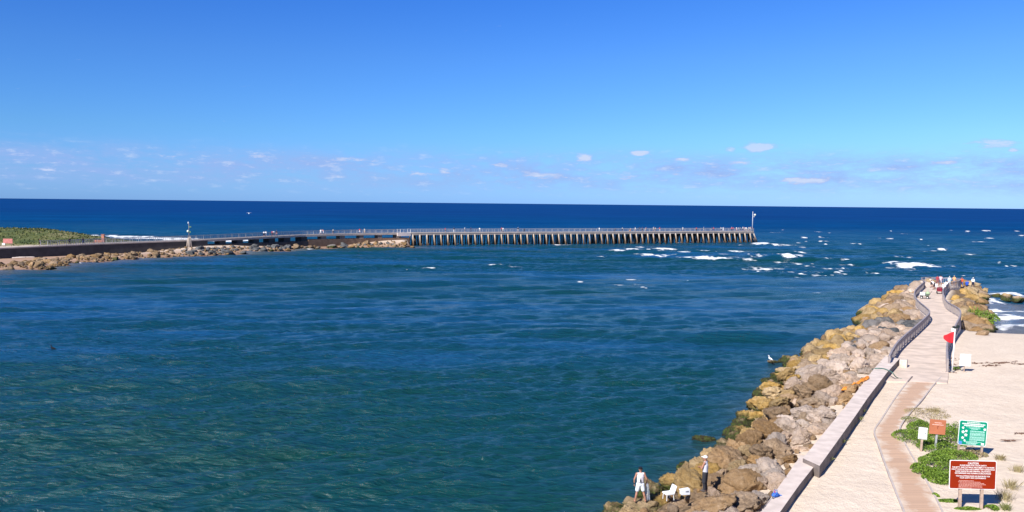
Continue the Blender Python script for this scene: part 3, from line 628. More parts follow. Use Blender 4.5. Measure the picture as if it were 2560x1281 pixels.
# ------------------------------------------------------------------ PEOPLE
def capsule(bm_v, bm_f, a, b, ra, rb, n=12, m=5, flat=None):
    a, b = Vector(a), Vector(b); d = (b-a); L = d.length
    d = d/L if L > 1e-6 else Vector((0, 0, 1)); u = Vector((1, 0, 0))-d*d.x
    u = u.normalized() if u.length > .15 else d.orthogonal().normalized(); w = d.cross(u)
    fx, fy = flat or (1, 1); base = len(bm_v); rings = []
    for j in range(m+1): t_ = math.pi/2*(1-j/m); rings.append((a-d*ra*math.sin(t_), ra*math.cos(t_)))
    for j in range(m+1): t_ = math.pi/2*j/m; rings.append((b+d*rb*math.sin(t_), rb*math.cos(t_)))
    for c, r in rings:
        r = max(r, 1e-4)
        for i in range(n): an = 2*math.pi*i/n; bm_v.append(c+u*math.cos(an)*r*fx+w*math.sin(an)*r*fy)
    for j in range(len(rings)-1):
        for i in range(n): bm_f.append((base+j*n+i, base+j*n+(i+1) % n, base+(j+1)*n+(i+1) % n, base+(j+1)*n+i))
    bm_f.append(tuple(base+i for i in range(n))[::-1]); bm_f.append(tuple(base+(len(rings)-1)*n+i for i in range(n)))
def fuse(name, caps, vox, mt, parent, smooth=4):
    v, f = [], []
    for c in caps: capsule(v, f, *c[:4], flat=c[4] if len(c) > 4 else None)
    me = bpy.data.meshes.new(name); me.from_pydata([tuple(x) for x in v], [], f); bm = bmesh.new(); bm.from_mesh(me); bmesh.ops.recalc_face_normals(bm, faces=bm.faces); bm.to_mesh(me); bm.free()
    o = bpy.data.objects.new(name, me); C.objects.link(o)
    r = o.modifiers.new('r', 'REMESH'); r.mode = 'VOXEL'; r.voxel_size = vox; r.use_smooth_shade = True
    s = o.modifiers.new('s', 'SMOOTH'); s.factor = .5; s.iterations = smooth
    dg = bpy.context.evaluated_depsgraph_get(); dg.update(); nm = bpy.data.meshes.new_from_object(o.evaluated_get(dg)); nm.name = name
    bpy.data.objects.remove(o); nm.materials.clear(); nm.materials.append(mt)
    q = bpy.data.objects.new(name, nm); C.objects.link(q); q.parent = parent; return q
def cloth(c):
    nm = 'cloth_%02d%02d%02d' % tuple(int(x*99) for x in c); return mat(nm, c, .85, .10, 9, .15, 20, .2)
SKIN = mat('skin', (0.42, 0.20, 0.13), .55, .08, 8, .05); SKIN2 = mat('dark_skin', (0.20, 0.10, 0.065), .55, .08, 8, .05)
HAIR = mat('dark_hair', (0.03, 0.022, 0.018), .6, .3, 30, .2)
def person(label, loc, rz=0, shirt=(.7, .7, .7), pants=(.1, .1, .12), hat=None, short=True, sleeve=0.0, vox=.03, scale=1.0, pose=None, group=None, skin=None, fingers=False, apart=.12, seated=False, shoes=True, lean=0.0, hair=None):
    skin = skin or SKIN; root = empty('person', loc, rz); tag(root, label, 'person', group); root.scale = (scale,)*3
    J = dict(pel=(0, 0, .93), ch=(0, 0, 1.28), nk=(0, 0, 1.47), hd=(0, .015, 1.63))
    for s, k in ((-1, 'l'), (1, 'r')):
        J['sh'+k] = (s*.185, 0, 1.42); J['el'+k] = (s*.25, -.02, 1.13); J['wr'+k] = (s*.26, .08, .88); J['hp'+k] = (s*.09, 0, .90); J['kn'+k] = (s*(.09+apart*.45), .02, .49); J['an'+k] = (s*(.09+apart), -.02, .08); J['to'+k] = (s*(.11+apart), .14, .03)
    if seated:
        dz = -.46
        for k in ('pel', 'ch', 'nk', 'hd', 'shl', 'shr', 'ell', 'elr', 'wrl', 'wrr', 'hpl', 'hpr'): J[k] = (J[k][0], J[k][1], J[k][2]+dz)
        for s, k in ((-1, 'l'), (1, 'r')):
            J['kn'+k] = (s*.13, .42, .46); J['an'+k] = (s*.13, .40, .08); J['to'+k] = (s*.14, .55, .03); J['wr'+k] = (s*.14, .32, .56); J['el'+k] = (s*.24, .06, .70)
    if lean:
        pz = J['pel'][2]
        for k in ('ch', 'nk', 'hd', 'shl', 'shr', 'ell', 'elr', 'wrl', 'wrr'):
            v = Vector(J[k]); dz = v.z-pz; J[k] = (v.x, v.y+dz*math.sin(lean), pz+dz*math.cos(lean))
    if pose: J.update(pose)
    J = {k: Vector(v) for k, v in J.items()}
    B = [(J['pel'], J['ch'], .125, .135, (1.15, .80)), (J['ch'], J['nk']-Vector((0, 0, .10)), .14, .10, (1.2, .78)), (J['nk']-Vector((0, 0, .06)), J['hd']-Vector((0, 0, .03)), .056, .054),
         (J['hd']-Vector((0, -.018, .045)), J['hd']+Vector((0, -.012, .04)), .074, .088, (.92, 1.05))]
    up_ = Vector((0, 0, 1)); h = J['hd']
    if vox < .02:
        B += [(h+Vector((0, .088, -.015)), h+Vector((0, .108, -.035)), .012, .014), (h+Vector((0, .055, -.10)), h+Vector((0, .075, -.10)), .03, .02)]
        B += [(h+Vector((s*.082, -.005, -.035)), h+Vector((s*.086, -.012, .005)), .013, .016) for s in (-1, 1)]
    for s, k in ((-1, 'l'), (1, 'r')):
        B += [(J['nk']-up_*.05, J['sh'+k], .06, .062), (J['sh'+k], J['el'+k], .054, .041), (J['el'+k], J['wr'+k], .041, .027),
              (J['hp'+k], J['kn'+k], .092, .056), (J['kn'+k]+Vector((0, -.005, 0)), J['kn'+k].lerp(J['an'+k], .35)+Vector((0, -.02, 0)), .052, .056), (J['kn'+k].lerp(J['an'+k], .35)+Vector((0, -.02, 0)), J['an'+k], .056, .036),
              (J['an'+k]-up_*.02, J['to'+k], .040, .028, (1.1, .9)), (J['an'+k]-Vector((0, .03, .03)), J['an'+k]-up_*.03, .034, .036)]
        d = (J['wr'+k]-J['el'+k]).normalized(); sd = Vector((0, 1, 0))-d*d.y; sd.normalize(); th_ = d.cross(sd)*s
        pe = J['wr'+k]+d*.085; B.append((J['wr'+k], pe, .027, .034, (.7, 1.2)))
        if fingers:
            for i, (o_, l_) in enumerate(((.032, .072), (.011, .082), (-.010, .076), (-.030, .060))):
                b0 = pe+sd*o_; k1 = b0+(d*.85-th_*.5)*l_*.55; k2 = k1+(d*.25-th_*.95)*l_*.5; B += [(b0, k1, .0105, .0095), (k1, k2, .0095, .0085)]
            t0 = J['wr'+k]+d*.03+sd*.025; t1 = t0+(d*.5+sd*.8)*.045; t2 = t1+(d*.8-th_*.4)*.035; B += [(t0, t1, .014, .012), (t1, t2, .012, .0095)]
        else:
            for i, o_ in enumerate((.027, .009, -.009, -.027)): B.append((pe+sd*o_*1.25, pe+sd*o_*1.5+d*(.075-.01*abs(i-1))-th_*.03, .011, .010))
            B.append((J['wr'+k]+d*.03, J['wr'+k]+d*.07+sd*.055, .014, .011))
    fuse('body', B, vox, skin, root, 2 if vox < .02 else 1)
    g = .018
    T = [(J['pel']+up_*.0, J['ch'], .125+g, .14+g, (1.17, .84)), (J['ch'], J['nk']-up_*.10, .14+g, .105+g, (1.22, .82))]
    for s, k in ((-1, 'l'), (1, 'r')):
        T += [(J['nk']-up_*.07, (J['nk']-up_*.05).lerp(J['sh'+k], .72 if sleeve == 0 else 1)-up_*.005, .06+g*.6, .060+g*.6)]
        if sleeve > 0: T += [(J['sh'+k], J['sh'+k].lerp(J['el'+k], min(sleeve, 1)), .062+g, .055+g)]
        if sleeve > 1: T += [(J['el'+k], J['el'+k].lerp(J['wr'+k], .9), .05+g*.6, .036+g*.6)]
    fuse('shirt', T, max(vox, .014), cloth(shirt), root, 3)
    P_ = [(J['pel']-up_*.02, J['pel']+up_*.06, .13+g, .12+g, (1.17, .86))]
    for k in ('l', 'r'):
        e = J['kn'+k] if not short else J['hp'+k].lerp(J['kn'+k], short if isinstance(short, float) else .9)
        P_.append((J['hp'+k], e, .10+g, .075+g*1.6))
        if not short: P_.append((J['kn'+k], J['an'+k]+up_*.05, .065+g, .055+g*.6))
    fuse('shorts' if short else 'trousers', P_, max(vox, .014), cloth(pants), root, 3)
    if hat is not None:
        m = MB(); m.ell(h+Vector((0, -.005, .055)), (.102, .112, .075), 14, 8); m.box(h+Vector((0, .125, .05)), (.135, .12, .012)); m.build('cap', cloth(hat), root, smooth=True)
    else:
        m = MB(); m.ell(h+Vector((0, -.022, .03)), (.095, .098, .092), 14, 8); m.build('hair', hair or HAIR, root, smooth=True)
    if shoes:
        for k in ('l', 'r'):
            m = MB(); m.ell((J['an'+k]+J['to'+k])/2+Vector((0, 0, -.005)), (.052, .145, .048), 12, 8); m.build('shoe', cloth((.08, .07, .07)), root, smooth=True)
    return root, J
# net fisherman
p1 = at(1600, 1255, 1.0)
r1, J1 = person('fisherman in dark cap, sleeveless white shirt and white shorts holding a cast net', p1, rz=.05, shirt=(.72, .68, .70), pants=(.80, .83, .86), hat=(.012, .012, .015), short=.72, vox=.0115, fingers=True, apart=.17, shoes=False,
    pose=dict(ell=(-.31, -.03, 1.15), wrl=(-.30, .03, .90), elr=(.30, -.03, 1.15), wrr=(.33, .12, .95)))
m = MB(); m.ell((0, -.005, .985), (.168, .130, .040), 20, 8); m.build('belt', cloth((.015, .015, .025)), r1, smooth=True)
m = MB(); m.box((-.02, -.150, 1.10), (.055, .03, .12)); m.box((-.02, -.152, 1.18), (.02, .02, .1)); m.build('radio_pouch', cloth((.02, .02, .03)), r1, bevel=.005)
for s in (-1, 1):
    w = J1['wrl' if s < 0 else 'wrr']; e = J1['ell' if s < 0 else 'elr']; m = MB(); m.tube(w.lerp(e, .25), w, .037, .034, 12); m.build('wrist_band', cloth((.02, .03, .03)), r1, smooth=True)
nm_ = bpy.data.materials.new('net_mesh'); nm_.use_nodes = True; t = nm_.node_tree; b = t.nodes['Principled BSDF']; b.inputs['Base Color'].default_value = (.55, .62, .72, 1); b.inputs['Roughness'].default_value = .6
g = N(t, 'ShaderNodeNewGeometry'); n = N(t, 'ShaderNodeTexNoise'); n.inputs['Scale'].default_value = 14; n.inputs['Detail'].default_value = 4; t.links.new(g.outputs['Position'], n.inputs['Vector']); t.links.new(mth(t, 'MULTIPLY', n.outputs[0], .75), b.inputs['Alpha'])
vs = []; fs = []; nn_ = 20
for j in range(15):
    zz = -j/14*.86; rr_ = .03+.105*(j/14)**.6
    for i in range(nn_):
        a = 2*math.pi*i/nn_; k = 1+.22*math.sin(a*5+j*.2); vs.append((rr_*k*math.cos(a), rr_*k*.7*math.sin(a), zz))
for j in range(14):
    for i in range(nn_): fs.append((j*nn_+i, j*nn_+(i+1) % nn_, (j+1)*nn_+(i+1) % nn_, (j+1)*nn_+i))
hand = Vector((.38, .20, .90)); net = mk('cast_net', vs, fs, nm_, None, True, loc=p1+hand); tag(net, 'pale translucent cast net hanging from the fisherman\'s right hand', 'fishing net')
# capped fisherman
p2 = at(1762, 1229, 1.95)
r2, J2 = person('fisherman in white cap and grey sleeveless shirt with long dark shorts, arms folded, looking left', p2, rz=1.05, shirt=(.66, .64, .68), pants=(.035, .035, .042), hat=(.85, .85, .87), short=False, vox=.0115, fingers=True, apart=.03,
    pose=dict(ell=(-.24, .10, 1.16), wrl=(.02, .22, 1.13), elr=(.24, .10, 1.16), wrr=(-.03, .24, 1.17), anl=(-.09, -.02, .08), tol=(-.11, .14, .03)))
# ---- things around them
def chair(loc, rz, label):
    r = empty('folding_stool', loc, rz); tag(r, label, 'chair', 'white seats on the boulders'); WM = mat('white_plastic', (.80, .82, .84), .45, .04, 3, 0)
    m = MB(); m.box((0, 0, .2), (.46, .44, .09)); m.build('seat', WM, r, bevel=.02)
    m = MB(); m.box((.27, 0, .38), (.07, .42, .40), Matrix.Rotation(.38, 3, 'Y')); m.build('backrest', WM, r, bevel=.02)
    for a in (-1, 1):
        for b_ in (-1, 1): m = MB(); m.tube((a*.2, b_*.19, -.12), (a*.18, b_*.17, .18), .018); m.build('leg', WM, r)
    return r
p = at(1671, 1243, 1.45); chair(p, .35, 'white low folding seat with raised back on the boulders between the fishermen')
WM = mat('white_plastic', (.80, .82, .84), .45, .04, 3, 0)
p = at(1712, 1236, 2.05); bk = empty('bucket_box', p, .2); tag(bk, 'white plastic bait tub lying on a tan boulder between the fishermen', 'tub')
m = MB()
m.box((0, 0, .02), (.42, .26, .04)); m.box((-.2, 0, .12), (.03, .26, .2)); m.box((.2, 0, .12), (.03, .26, .2)); m.box((0, .12, .12), (.42, .03, .2)); m.box((0, -.12, .12), (.42, .03, .2)); m.build('tub_body', WM, bk, bevel=.008)
m = MB(); m.box((-.02, 0, .24), (.46, .28, .03), Matrix.Rotation(-.12, 3, 'Y')); m.build('lid', WM, bk, bevel=.008)
m = MB(); m.box((.06, -.15, .17), (.15, .02, .03)); m.build('handle', cloth((.03, .03, .05)), bk)
# tackle bag, bottles and rods on the low parapet
ptb = at(1938, 1243, 2.52); tb = empty('tackle_bag', ptb, .6); tag(tb, 'small blue tackle bag on the low parapet with fishing rods', 'bag')
BL = cloth((.05, .16, .55)); m = MB(); m.ell((0, 0, .10), (.22, .13, .11), 14, 8); m.build('bag_body', BL, tb, smooth=True)
m = MB(); m.path([(-.15, 0, .18), (-.08, 0, .28), (.08, 0, .28), (.15, 0, .18)], .014); m.build('handle', BL, tb)
m = MB(); m.box((.30, .05, .012), (.26, .2, .02)); m.build('flap', cloth((.15, .3, .7)), tb)
for k, (dx, cl, lb) in enumerate(((.02, (.7, .08, .08), 'red drink bottle standing by the blue tackle bag'), (.11, (.75, .78, .8), 'white drink bottle standing by the blue tackle bag'))):
    b_ = empty('bottle', ptb+Vector((dx, .16, 0))); tag(b_, lb, 'bottle', 'bottles by the tackle bag'); m = MB(); m.tube((0, 0, 0), (0, 0, .2), .035, n=12); m.tube((0, 0, .2), (0, 0, .26), .03, .014, 12); m.build('bottle_body', cloth(cl), b_, smooth=True); m = MB(); m.tube((0, 0, .26), (0, 0, .29), .016, n=10); m.build('cap', BL, b_)
def rod(a, b_, label):
    r = empty('fishing_rod', a); tag(r, label, 'fishing rod', 'fishing rods on the jetty'); d = b_-a
    m = MB(); m.tube((0, 0, 0), d*.2, .016, .015); m.build('handle', cloth((.03, .03, .03)), r)
    m = MB(); m.tube(d*.2, d, .011, .005); m.build('rod_blank', cloth((.12, .12, .14)), r)
    m = MB(); m.ell(d*.17+Vector((0, 0, -.05)), (.04, .04, .05)); m.build('reel', cloth((.2, .2, .22)), r, smooth=True)
rod(at(1906, 1272, 2.57), at(1941, 1216, 2.75), 'long dark fishing rod lying along the outer edge of the low parapet')
rod(at(1930, 1246, 2.57), at(1945, 1224, 2.92), 'short dark fishing rod propped against the blue tackle bag')
# orange tarp on boulders beside the parapet
def tarp(Ppx, z, label):
    P = [at(*q, z) for q in Ppx]; c = sum(P, Vector())/len(P); bm = bmesh.new(); vs = [bm.verts.new(p-c) for p in P]; bm.faces.new(vs); bmesh.ops.triangulate(bm, faces=bm.faces); bmesh.ops.subdivide_edges(bm, edges=bm.edges[:], cuts=6, use_grid_fill=True)
    for v in bm.verts: v.co.z += .14*mn.noise(v.co*2.2)+.05*mn.noise(v.co*7)
    ex = bmesh.ops.extrude_face_region(bm, geom=bm.faces[:]); [setattr(e.co, 'z', e.co.z-.03) for e in ex['geom'] if isinstance(e, bmesh.types.BMVert)]
    bmesh.ops.recalc_face_normals(bm, faces=bm.faces); me = bpy.data.meshes.new('tarp'); bm.to_mesh(me); bm.free(); me.materials.append(mat('orange_cloth', (.78, .27, .03), .7, .15, 3, .3)); o = bpy.data.objects.new('tarp', me); o.location = c; C.objects.link(o); tag(o, label, 'tarp', 'orange tarps beside the parapet')
tarp([(2138, 957), (2172, 938), (2173, 945), (2150, 958), (2128, 962)], 2.85, 'larger crumpled orange tarp on the pale boulders beside the parapet')
tarp([(2103, 972), (2118, 966), (2116, 974), (2104, 977)], 2.7, 'smaller orange tarp scrap just nearer the camera than the larger one')
# green hose over the parapet
m = MB(); hp = [at(2180, 924, 2.5), at(2190, 921.5, 2.80), at(2208, 922, 2.79), at(2222, 927, 2.80), at(2232, 933, 2.8), at(2238, 941, 2.5), at(2246, 946, 2.26), at(2254, 948, 2.25)]
o = m.path([p-hp[0] for p in densify(hp, 4)], .04, 8).build('hose', mat('green_hose', (.10, .20, .16), .5, .1, 5, 0), None, True, loc=hp[0]); tag(o, 'dull green hose draped across the top of the parapet', 'hose')
m = MB(); q0 = at(2270, 955, 2.26); m.beam((0, 0, 0), at(2281, 942, 2.27)-q0, .09, .05); tag(m.build('timber_strip', cloth((.2, .16, .15)), loc=q0), 'thin dark timber strip lying on the sand where the paved path begins', 'timber')
# ------------------------------------------------------------------ SIGNS
FONT = {}
def text(body, size, x, y, mt, root, z=-.035, name='lettering', width=None, align='CENTER'):
    cu = bpy.data.curves.new('t', 'FONT'); cu.body = body; cu.size = size; cu.align_x = align; cu.align_y = 'CENTER'; cu.extrude = .002; cu.offset = size*.018
    o = bpy.data.objects.new('t', cu); C.objects.link(o); dg = bpy.context.evaluated_depsgraph_get(); dg.update(); me = bpy.data.meshes.new_from_object(o.evaluated_get(dg)); bpy.data.objects.remove(o)
    xs = [v.co.x for v in me.vertices]; w = max(xs)-min(xs); k = width/w if width else 1
    for v in me.vertices: v.co = Vector((v.co.x*k+x, z-v.co.z, v.co.y+y))
    me.materials.append(mt); q = bpy.data.objects.new(name, me); C.objects.link(q); q.parent = root; return q
def lines(rows, mt, root, seed, h=.018, z=-.034):
    r = random.Random(seed); m = MB()
    for x0, x1, y in rows:
        x = x0
        while x < x1:
            w = r.uniform(.03, .11); w = min(w, x1-x); m.box((x+w/2, z, y), (w, .004, h)); x += w+.014
    return m.build('small_print', mt, root)
WHT = mat('sign_white', (.80, .80, .78), .5, .03, 3, 0); WOOD = mat('post_wood', (.42, .31, .24), .9, .2, 6, .4); GALV = mat('galvanised', (.5, .5, .52), .5, .1, 8, 0, metal=.3)
def rrect(w, h, r, n=4):
    out = []
    for cx, cy, a0 in ((w/2-r, h/2-r, 0), (-w/2+r, h/2-r, 90), (-w/2+r, -h/2+r, 180), (w/2-r, -h/2+r, 270)):
        for i in range(n+1): a = math.radians(a0+90*i/n); out.append((cx+r*math.cos(a), cy+r*math.sin(a)))
    return out
def board(w, h, zc, fm, root, r=.05, border=.025, bmx=None):
    def plate(ww, hh, y0, y1, mt, nm):
        P = rrect(ww, hh, r); n = len(P); vs = [(x, y0, z+zc) for x, z in P]+[(x, y1, z+zc) for x, z in P]
        return mk(nm, vs, [tuple(range(n)), tuple(range(n, 2*n))[::-1]]+[(i, n+i, n+(i+1) % n, (i+1) % n) for i in range(n)], mt, root)
    plate(w, h, -.022, .012, bmx or WHT, 'sign_border'); plate(w-2*border, h-2*border, -.030, -.019, fm, 'sign_panel')
def posts(xs, h, root, mt, w=.1, y=.07):
    for x in xs: m = MB(); m.box((x, y, h/2-.15), (w, w, h+.3)); m.build('post', mt, root, bevel=.006)
# brown caution sign
b0 = at(2428, 1275, GZ); sg = empty('caution_sign', b0, -.10); sg.rotation_euler = (0, -.005, -.06)
tag(sg, 'large red-brown caution sign with white lettering on two wooden posts', 'sign', 'information signs beside the path')
RB = mat('sign_brown', (.25, .020, .003), .85, .08, 2, 0, spec=.12); zc = 1.60
board(2.02, 1.30, zc, RB, sg); posts((-.48, .46), 1.75, sg, WOOD, .12)
for tx, sz, yy_, w in (('CAUTION', .125, .52, .46), ('PLEASE READ FOR YOUR SAFETY', .085, .425, 1.16), ('THIS JETTY AND CATWALK ARE SUBJECT TO EXTREME', .085, .335, 1.84), ('HEAVY WAVE ACTION AND SLIPPERY WET CONDITIONS', .085, .245, 1.86), ('SOME SURFACES ARE UNEVEN, CAUTION IS', .085, .155, 1.52), ('RECOMMENDED AND RUNNING IS DISCOURAGED', .085, .065, 1.56), ('THE FOLLOWING RULES ARE ENFORCED FOR', .08, -.06, 1.48), ('YOUR SAFETY AND CONVENIENCE', .08, -.145, 1.14)):
    text(tx, sz, 0, zc+yy_, WHT, sg, width=w)
PK = mat('faded_print', (.75, .45, .38), .6, .05, 3, 0)
lines([(-.6, .05, zc-.27), (-.62, .34, zc-.325), (-.56, .50, zc-.38), (-.6, .58, zc-.435), (-.6, .40, zc-.49), (-.6, .44, zc-.545), (-.6, -.02, zc-.60)], PK, sg, 3)
# green sign
b0 = at(2426, 1141, GZ); sg = empty('wildlife_sign', b0, 0); sg.rotation_euler = (0, .045, -.12); tag(sg, 'green sign with white shell shapes and small white print on two posts', 'sign', 'information signs beside the path')
GR = mat('sign_green', (.0, .25, .15), .85, .06, 2, 0, spec=.12); zc = 1.28; LG = mat('pale_green_print', (.45, .78, .68), .6, .05, 3, 0)
board(1.46, 1.36, zc, GR, sg, .09, .028); posts((-.62, .58), 1.0, sg, WOOD, .1)
lines([(-.34, .34, zc+.59)], WHT, sg, 5, .035); lines([(-.58, .60, zc+.50), (-.48, .52, zc+.41)], WHT, sg, 6, .058)
lines([(-.36, .36, zc+.335), (-.2, .38, zc+.27), (-.1, .26, zc+.225)], LG, sg, 7, .026)
lines([(-.14, .62, zc+y_) for y_ in (.13, .09, .02, -.03, -.07, -.12, -.19, -.23, -.28, -.33, -.37)]+[(-.14, .25, zc-.43), (-.42, .5, zc-.48), (-.3, .3, zc-.53), (-.3, .25, zc-.57), (-.2, .2, zc-.61)], LG, sg, 8, .026)
def star(cx, cz, r, n, mt, root, inner=.55, nm='shell_emblem'):
    vs = [(cx+math.sin(math.pi*i/n)*r*(1 if i % 2 == 0 else inner), -.036, cz+math.cos(math.pi*i/n)*r*(1 if i % 2 == 0 else inner)) for i in range(2*n)]
    vs += [(v[0], -.030, v[2]) for v in vs]; k = 2*n
    return mk(nm, vs, [tuple(range(k))]+[(i, k+i, k+(i+1) % k, (i+1) % k) for i in range(k)], mt, root)
for cx, cz, r, n in ((-.52, .27, .065, 8), (-.50, .04, .10, 5), (-.34, .10, .075, 6), (-.35, -.12, .10, 5), (-.50, -.28, .085, 5), (-.39, -.42, .065, 6), (.60, .25, .07, 8)): star(cx, zc+cz, r, n, WHT, sg, .6 if n < 7 else .85)
m = MB(); m.box((-.60, -.034, zc-.56), (.17, .006, .17)); m.build('agency_emblem', mat('emblem_blue', (.08, .25, .6), .5, .05, 3, 0), sg); star(-.60, zc-.56, .06, 8, WHT, sg, .7, 'emblem_mark')
sg.children[-1].location.y = -.004
m = MB(); m.box((.55, -.034, zc-.56), (.15, .006, .12)); m.build('white_patch', WHT, sg)
# orange-brown sign
b0 = at(2338, 1129, GZ); sg = empty('notice_sign', b0, -.08); sg.rotation_euler = (0, .05, -.1); tag(sg, 'square faded orange-brown sign on one post behind the shrubs', 'sign', 'information signs beside the path')
zc = 1.38; board(.86, .82, zc, mat('faded_orange', (.46, .155, .075), .85, .10, 3, 0), sg, .02, .008, mat('faded_orange_edge', (.5, .2, .12), .6, .1, 3, 0)); posts((.02,), 1.1, sg, GALV, .09)
lines([(-.18, .2, zc+.24), (-.3, .3, zc+.13)], mat('pale_pink_print', (.78, .5, .42), .6, .05, 3, 0), sg, 9, .04)
m = MB(); m.box((0, -.034, zc-.02), (.03, .005, .16)); m.box((.02, -.034, zc+.03), (.07, .005, .03)); m.build('pictogram', mat('dark_print', (.25, .06, .03), .6, .05, 3, 0), sg)
# small white sign
b0 = at(2303, 1127, GZ); sg = empty('white_sign', b0, 0); sg.rotation_euler = (0, .05, -.25); tag(sg, 'small white sign with thin dark border on a wooden post, leftmost by the path', 'sign', 'information signs beside the path')
zc = .98; board(.46, .66, zc, WHT, sg, .02, .03); posts((0,), .75, sg, WOOD, .11)
m = MB(); [m.box((s*.195, -.034, zc), (.010, .005, .58)) for s in (-1, 1)]; [m.box((0, -.034, zc+s*.29), (.38, .005, .012)) for s in (-1, 1)]; m.box((.12, -.034, zc+.02), (.05, .005, .04)); m.build('printed_border', mat('black_print', (.03, .03, .04), .6, .05, 3, 0), sg)
# blank white board by the railing
b0 = at(2411, 929, GZ); sg = empty('white_board', b0, 0); sg.rotation_euler = (0, .03, .0); tag(sg, 'blank white board on a short stand in the sand right of the flag pole', 'sign')
board(.90, 1.0, .95, WHT, sg, .02, .01); m = MB(); m.tube((0, .06, -.1), (0, .06, .9), .05); m.build('post', WOOD, sg)
# flag pole
b0 = at(2380, 931, GZ); fp = empty('flag_pole', b0, 0); fp.rotation_euler = (0, .03, 0); tag(fp, 'white flag pole flying a red warning flag at the start of the beach side railing', 'flag pole')
m = MB(); m.tube((0, 0, -.2), (0, 0, 3.65), .058, .045, 12); m.build('pole', WHT, fp, True); 
m = MB(); m.box((.06, 0, 3.72), (.42, .2, .12)); m.ell((-.12, 0, 3.74), (.13, .1, .09)); m.ell((.2, 0, 3.82), (.12, .1, .1)); m.build('speaker_head', cloth((.02, .025, .03)), fp)
m = MB(); m.box((-.13, -.02, 3.50), (.34, .06, .30)); m.build('light_box', WHT, fp, bevel=.02)
vs = []; fs = []
for i in range(13):
    for j in range(9):
        u, v = i/12, j/8; x = -.06-u*.80; zt = 3.32-.10*u-u*u*.22; zb = 2.42-.02*math.sin(u*3)-.1*u*(1-u)+u*u*.35; vs.append((x, .10*math.sin(u*7+v*2)*u, zt+(zb-zt)*v))
for i in range(12):
    for j in range(8): fs.append((i*9+j, (i+1)*9+j, (i+1)*9+j+1, i*9+j+1))
f_ = mk('flag', vs, fs, mat('red_flag', (.75, .02, .03), .7, .08, 5, .1), fp, True); sm_ = f_.modifiers.new('thick', 'SOLIDIFY'); sm_.thickness = .012
# ------------------------------------------------------------------ SHRUBS AND GRASS
def leaf_mat(n_, a, b_):
    m = bpy.data.materials.new(n_); m.use_nodes = True; t = m.node_tree; b = t.nodes['Principled BSDF']; g = N(t, 'ShaderNodeNewGeometry'); n = N(t, 'ShaderNodeTexNoise'); n.inputs['Scale'].default_value = 2.2; n.inputs['Detail'].default_value = 8; t.links.new(g.outputs['Position'], n.inputs['Vector'])
    k = mth(t, 'ADD', mth(t, 'MULTIPLY', n.outputs[0], .6), mth(t, 'MULTIPLY', g.outputs['Random Per Island'], .4)); t.links.new(ramp(t, k, [(.3, a), (.7, b_)]), b.inputs['Base Color']); b.inputs['Roughness'].default_value = .55; b.inputs['Specular IOR Level'].default_value = .3; return m
LEAF = leaf_mat('shrub_leaf', (.05, .105, .012), (.22, .33, .04)); LEAF2 = leaf_mat('dry_leaf', (.20, .15, .07), (.42, .36, .19)); GRS = leaf_mat('dune_grass', (.10, .13, .03), (.30, .30, .11))
def shrub(c, rx, ry, h, n, label, mt=LEAF, seed=0, lf=.07):
    r = random.Random(seed); root = empty('shrub', (c.x, c.y, c.z)); tag(root, label, 'shrub', 'low shrubs around the signs'); vs = []; fs = []
    for k in range(n):
        a = r.uniform(0, 6.283); q = r.random()**.5; x = rx*q*math.cos(a); y = ry*q*math.sin(a); hh = h*(1-q**2.2)**.6*(.55+.75*mn.noise(Vector((x*1.3+seed, y*1.3, 0)))+.35)
        if mn.noise(Vector((x*2.1+seed*3, y*2.1, 5))) < -.33: continue
        z = max(.02, hh*r.uniform(.45, 1.05)); l_ = lf*r.uniform(.6, 1.3); d = Vector((r.gauss(0, 1), r.gauss(0, 1), r.uniform(-.1, .9))).normalized(); s_ = d.cross(Vector((r.gauss(0, 1), r.gauss(0, 1), r.gauss(0, 1)))).normalized()*l_*.42; p = Vector((x, y, z)); b_ = len(vs)
        vs += [p-d*l_*.5, p+s_, p+d*l_*.6, p-s_]; fs.append((b_, b_+1, b_+2, b_+3))
    mk('foliage', vs, fs, mt, root)
    m = MB()
    for k in range(26):
        a = r.uniform(0, 6.283); q = r.uniform(.2, .8); e = Vector((rx*q*math.cos(a), ry*q*math.sin(a), h*.55*(1-q*.5))); m.tube((e.x*.2, e.y*.2, -.05), e, .012, .005, 5)
    m.build('stems', mat('stem_wood', (.16, .11, .07), .9, .2, 9, 0), root); return root
sl = [((2282, 1098), 1.0, 1.3, .45, 3600, 'bushy green shrub left of the small white sign, edging the paved path'), ((2372, 1098), 1.0, 1.6, .75, 5000, 'tall dark green shrub between the orange-brown and green signs'),
      ((2312, 1076), .9, 1.1, .45, 3200, 'green shrub behind the small white sign'), ((2345, 1122), 1.0, 1.1, .4, 3000, 'green shrub at the foot of the orange-brown sign post'),
      ((2322, 1188), .62, 1.3, .4, 4200, 'dense green shrub on the path edge left of the red-brown sign'), ((2355, 1165), .9, 1.5, .48, 5200, 'dense green shrub just left behind the red-brown sign'), ((2352, 1200), .8, .8, .4, 4200, 'green shrub whose edge meets the lower left corner of the red-brown sign'),
      ((2385, 1142), 1.1, .8, .35, 2600, 'green shrub in front of the left post of the green sign'), ((2372, 1254), .55, .22, .10, 900, 'low green runner plant left of the red-brown sign posts'), ((2420, 1274), .55, .18, .12, 900, 'low green runner plant at the foot of the red-brown sign'), ((2477, 1272), .3, .3, .15, 700, 'small green tuft right of the red-brown sign posts'), ((2340, 1240), .12, .25, .12, 300, 'tiny green tuft on the kerb of the paved path')]
for i, ((px, py), rx, ry, h, n, lb) in enumerate(sl): shrub(at(px, py, GZ), rx*1.12, ry*1.12, h*1.15, int(n*1.3), lb, seed=40+i, lf=.062)
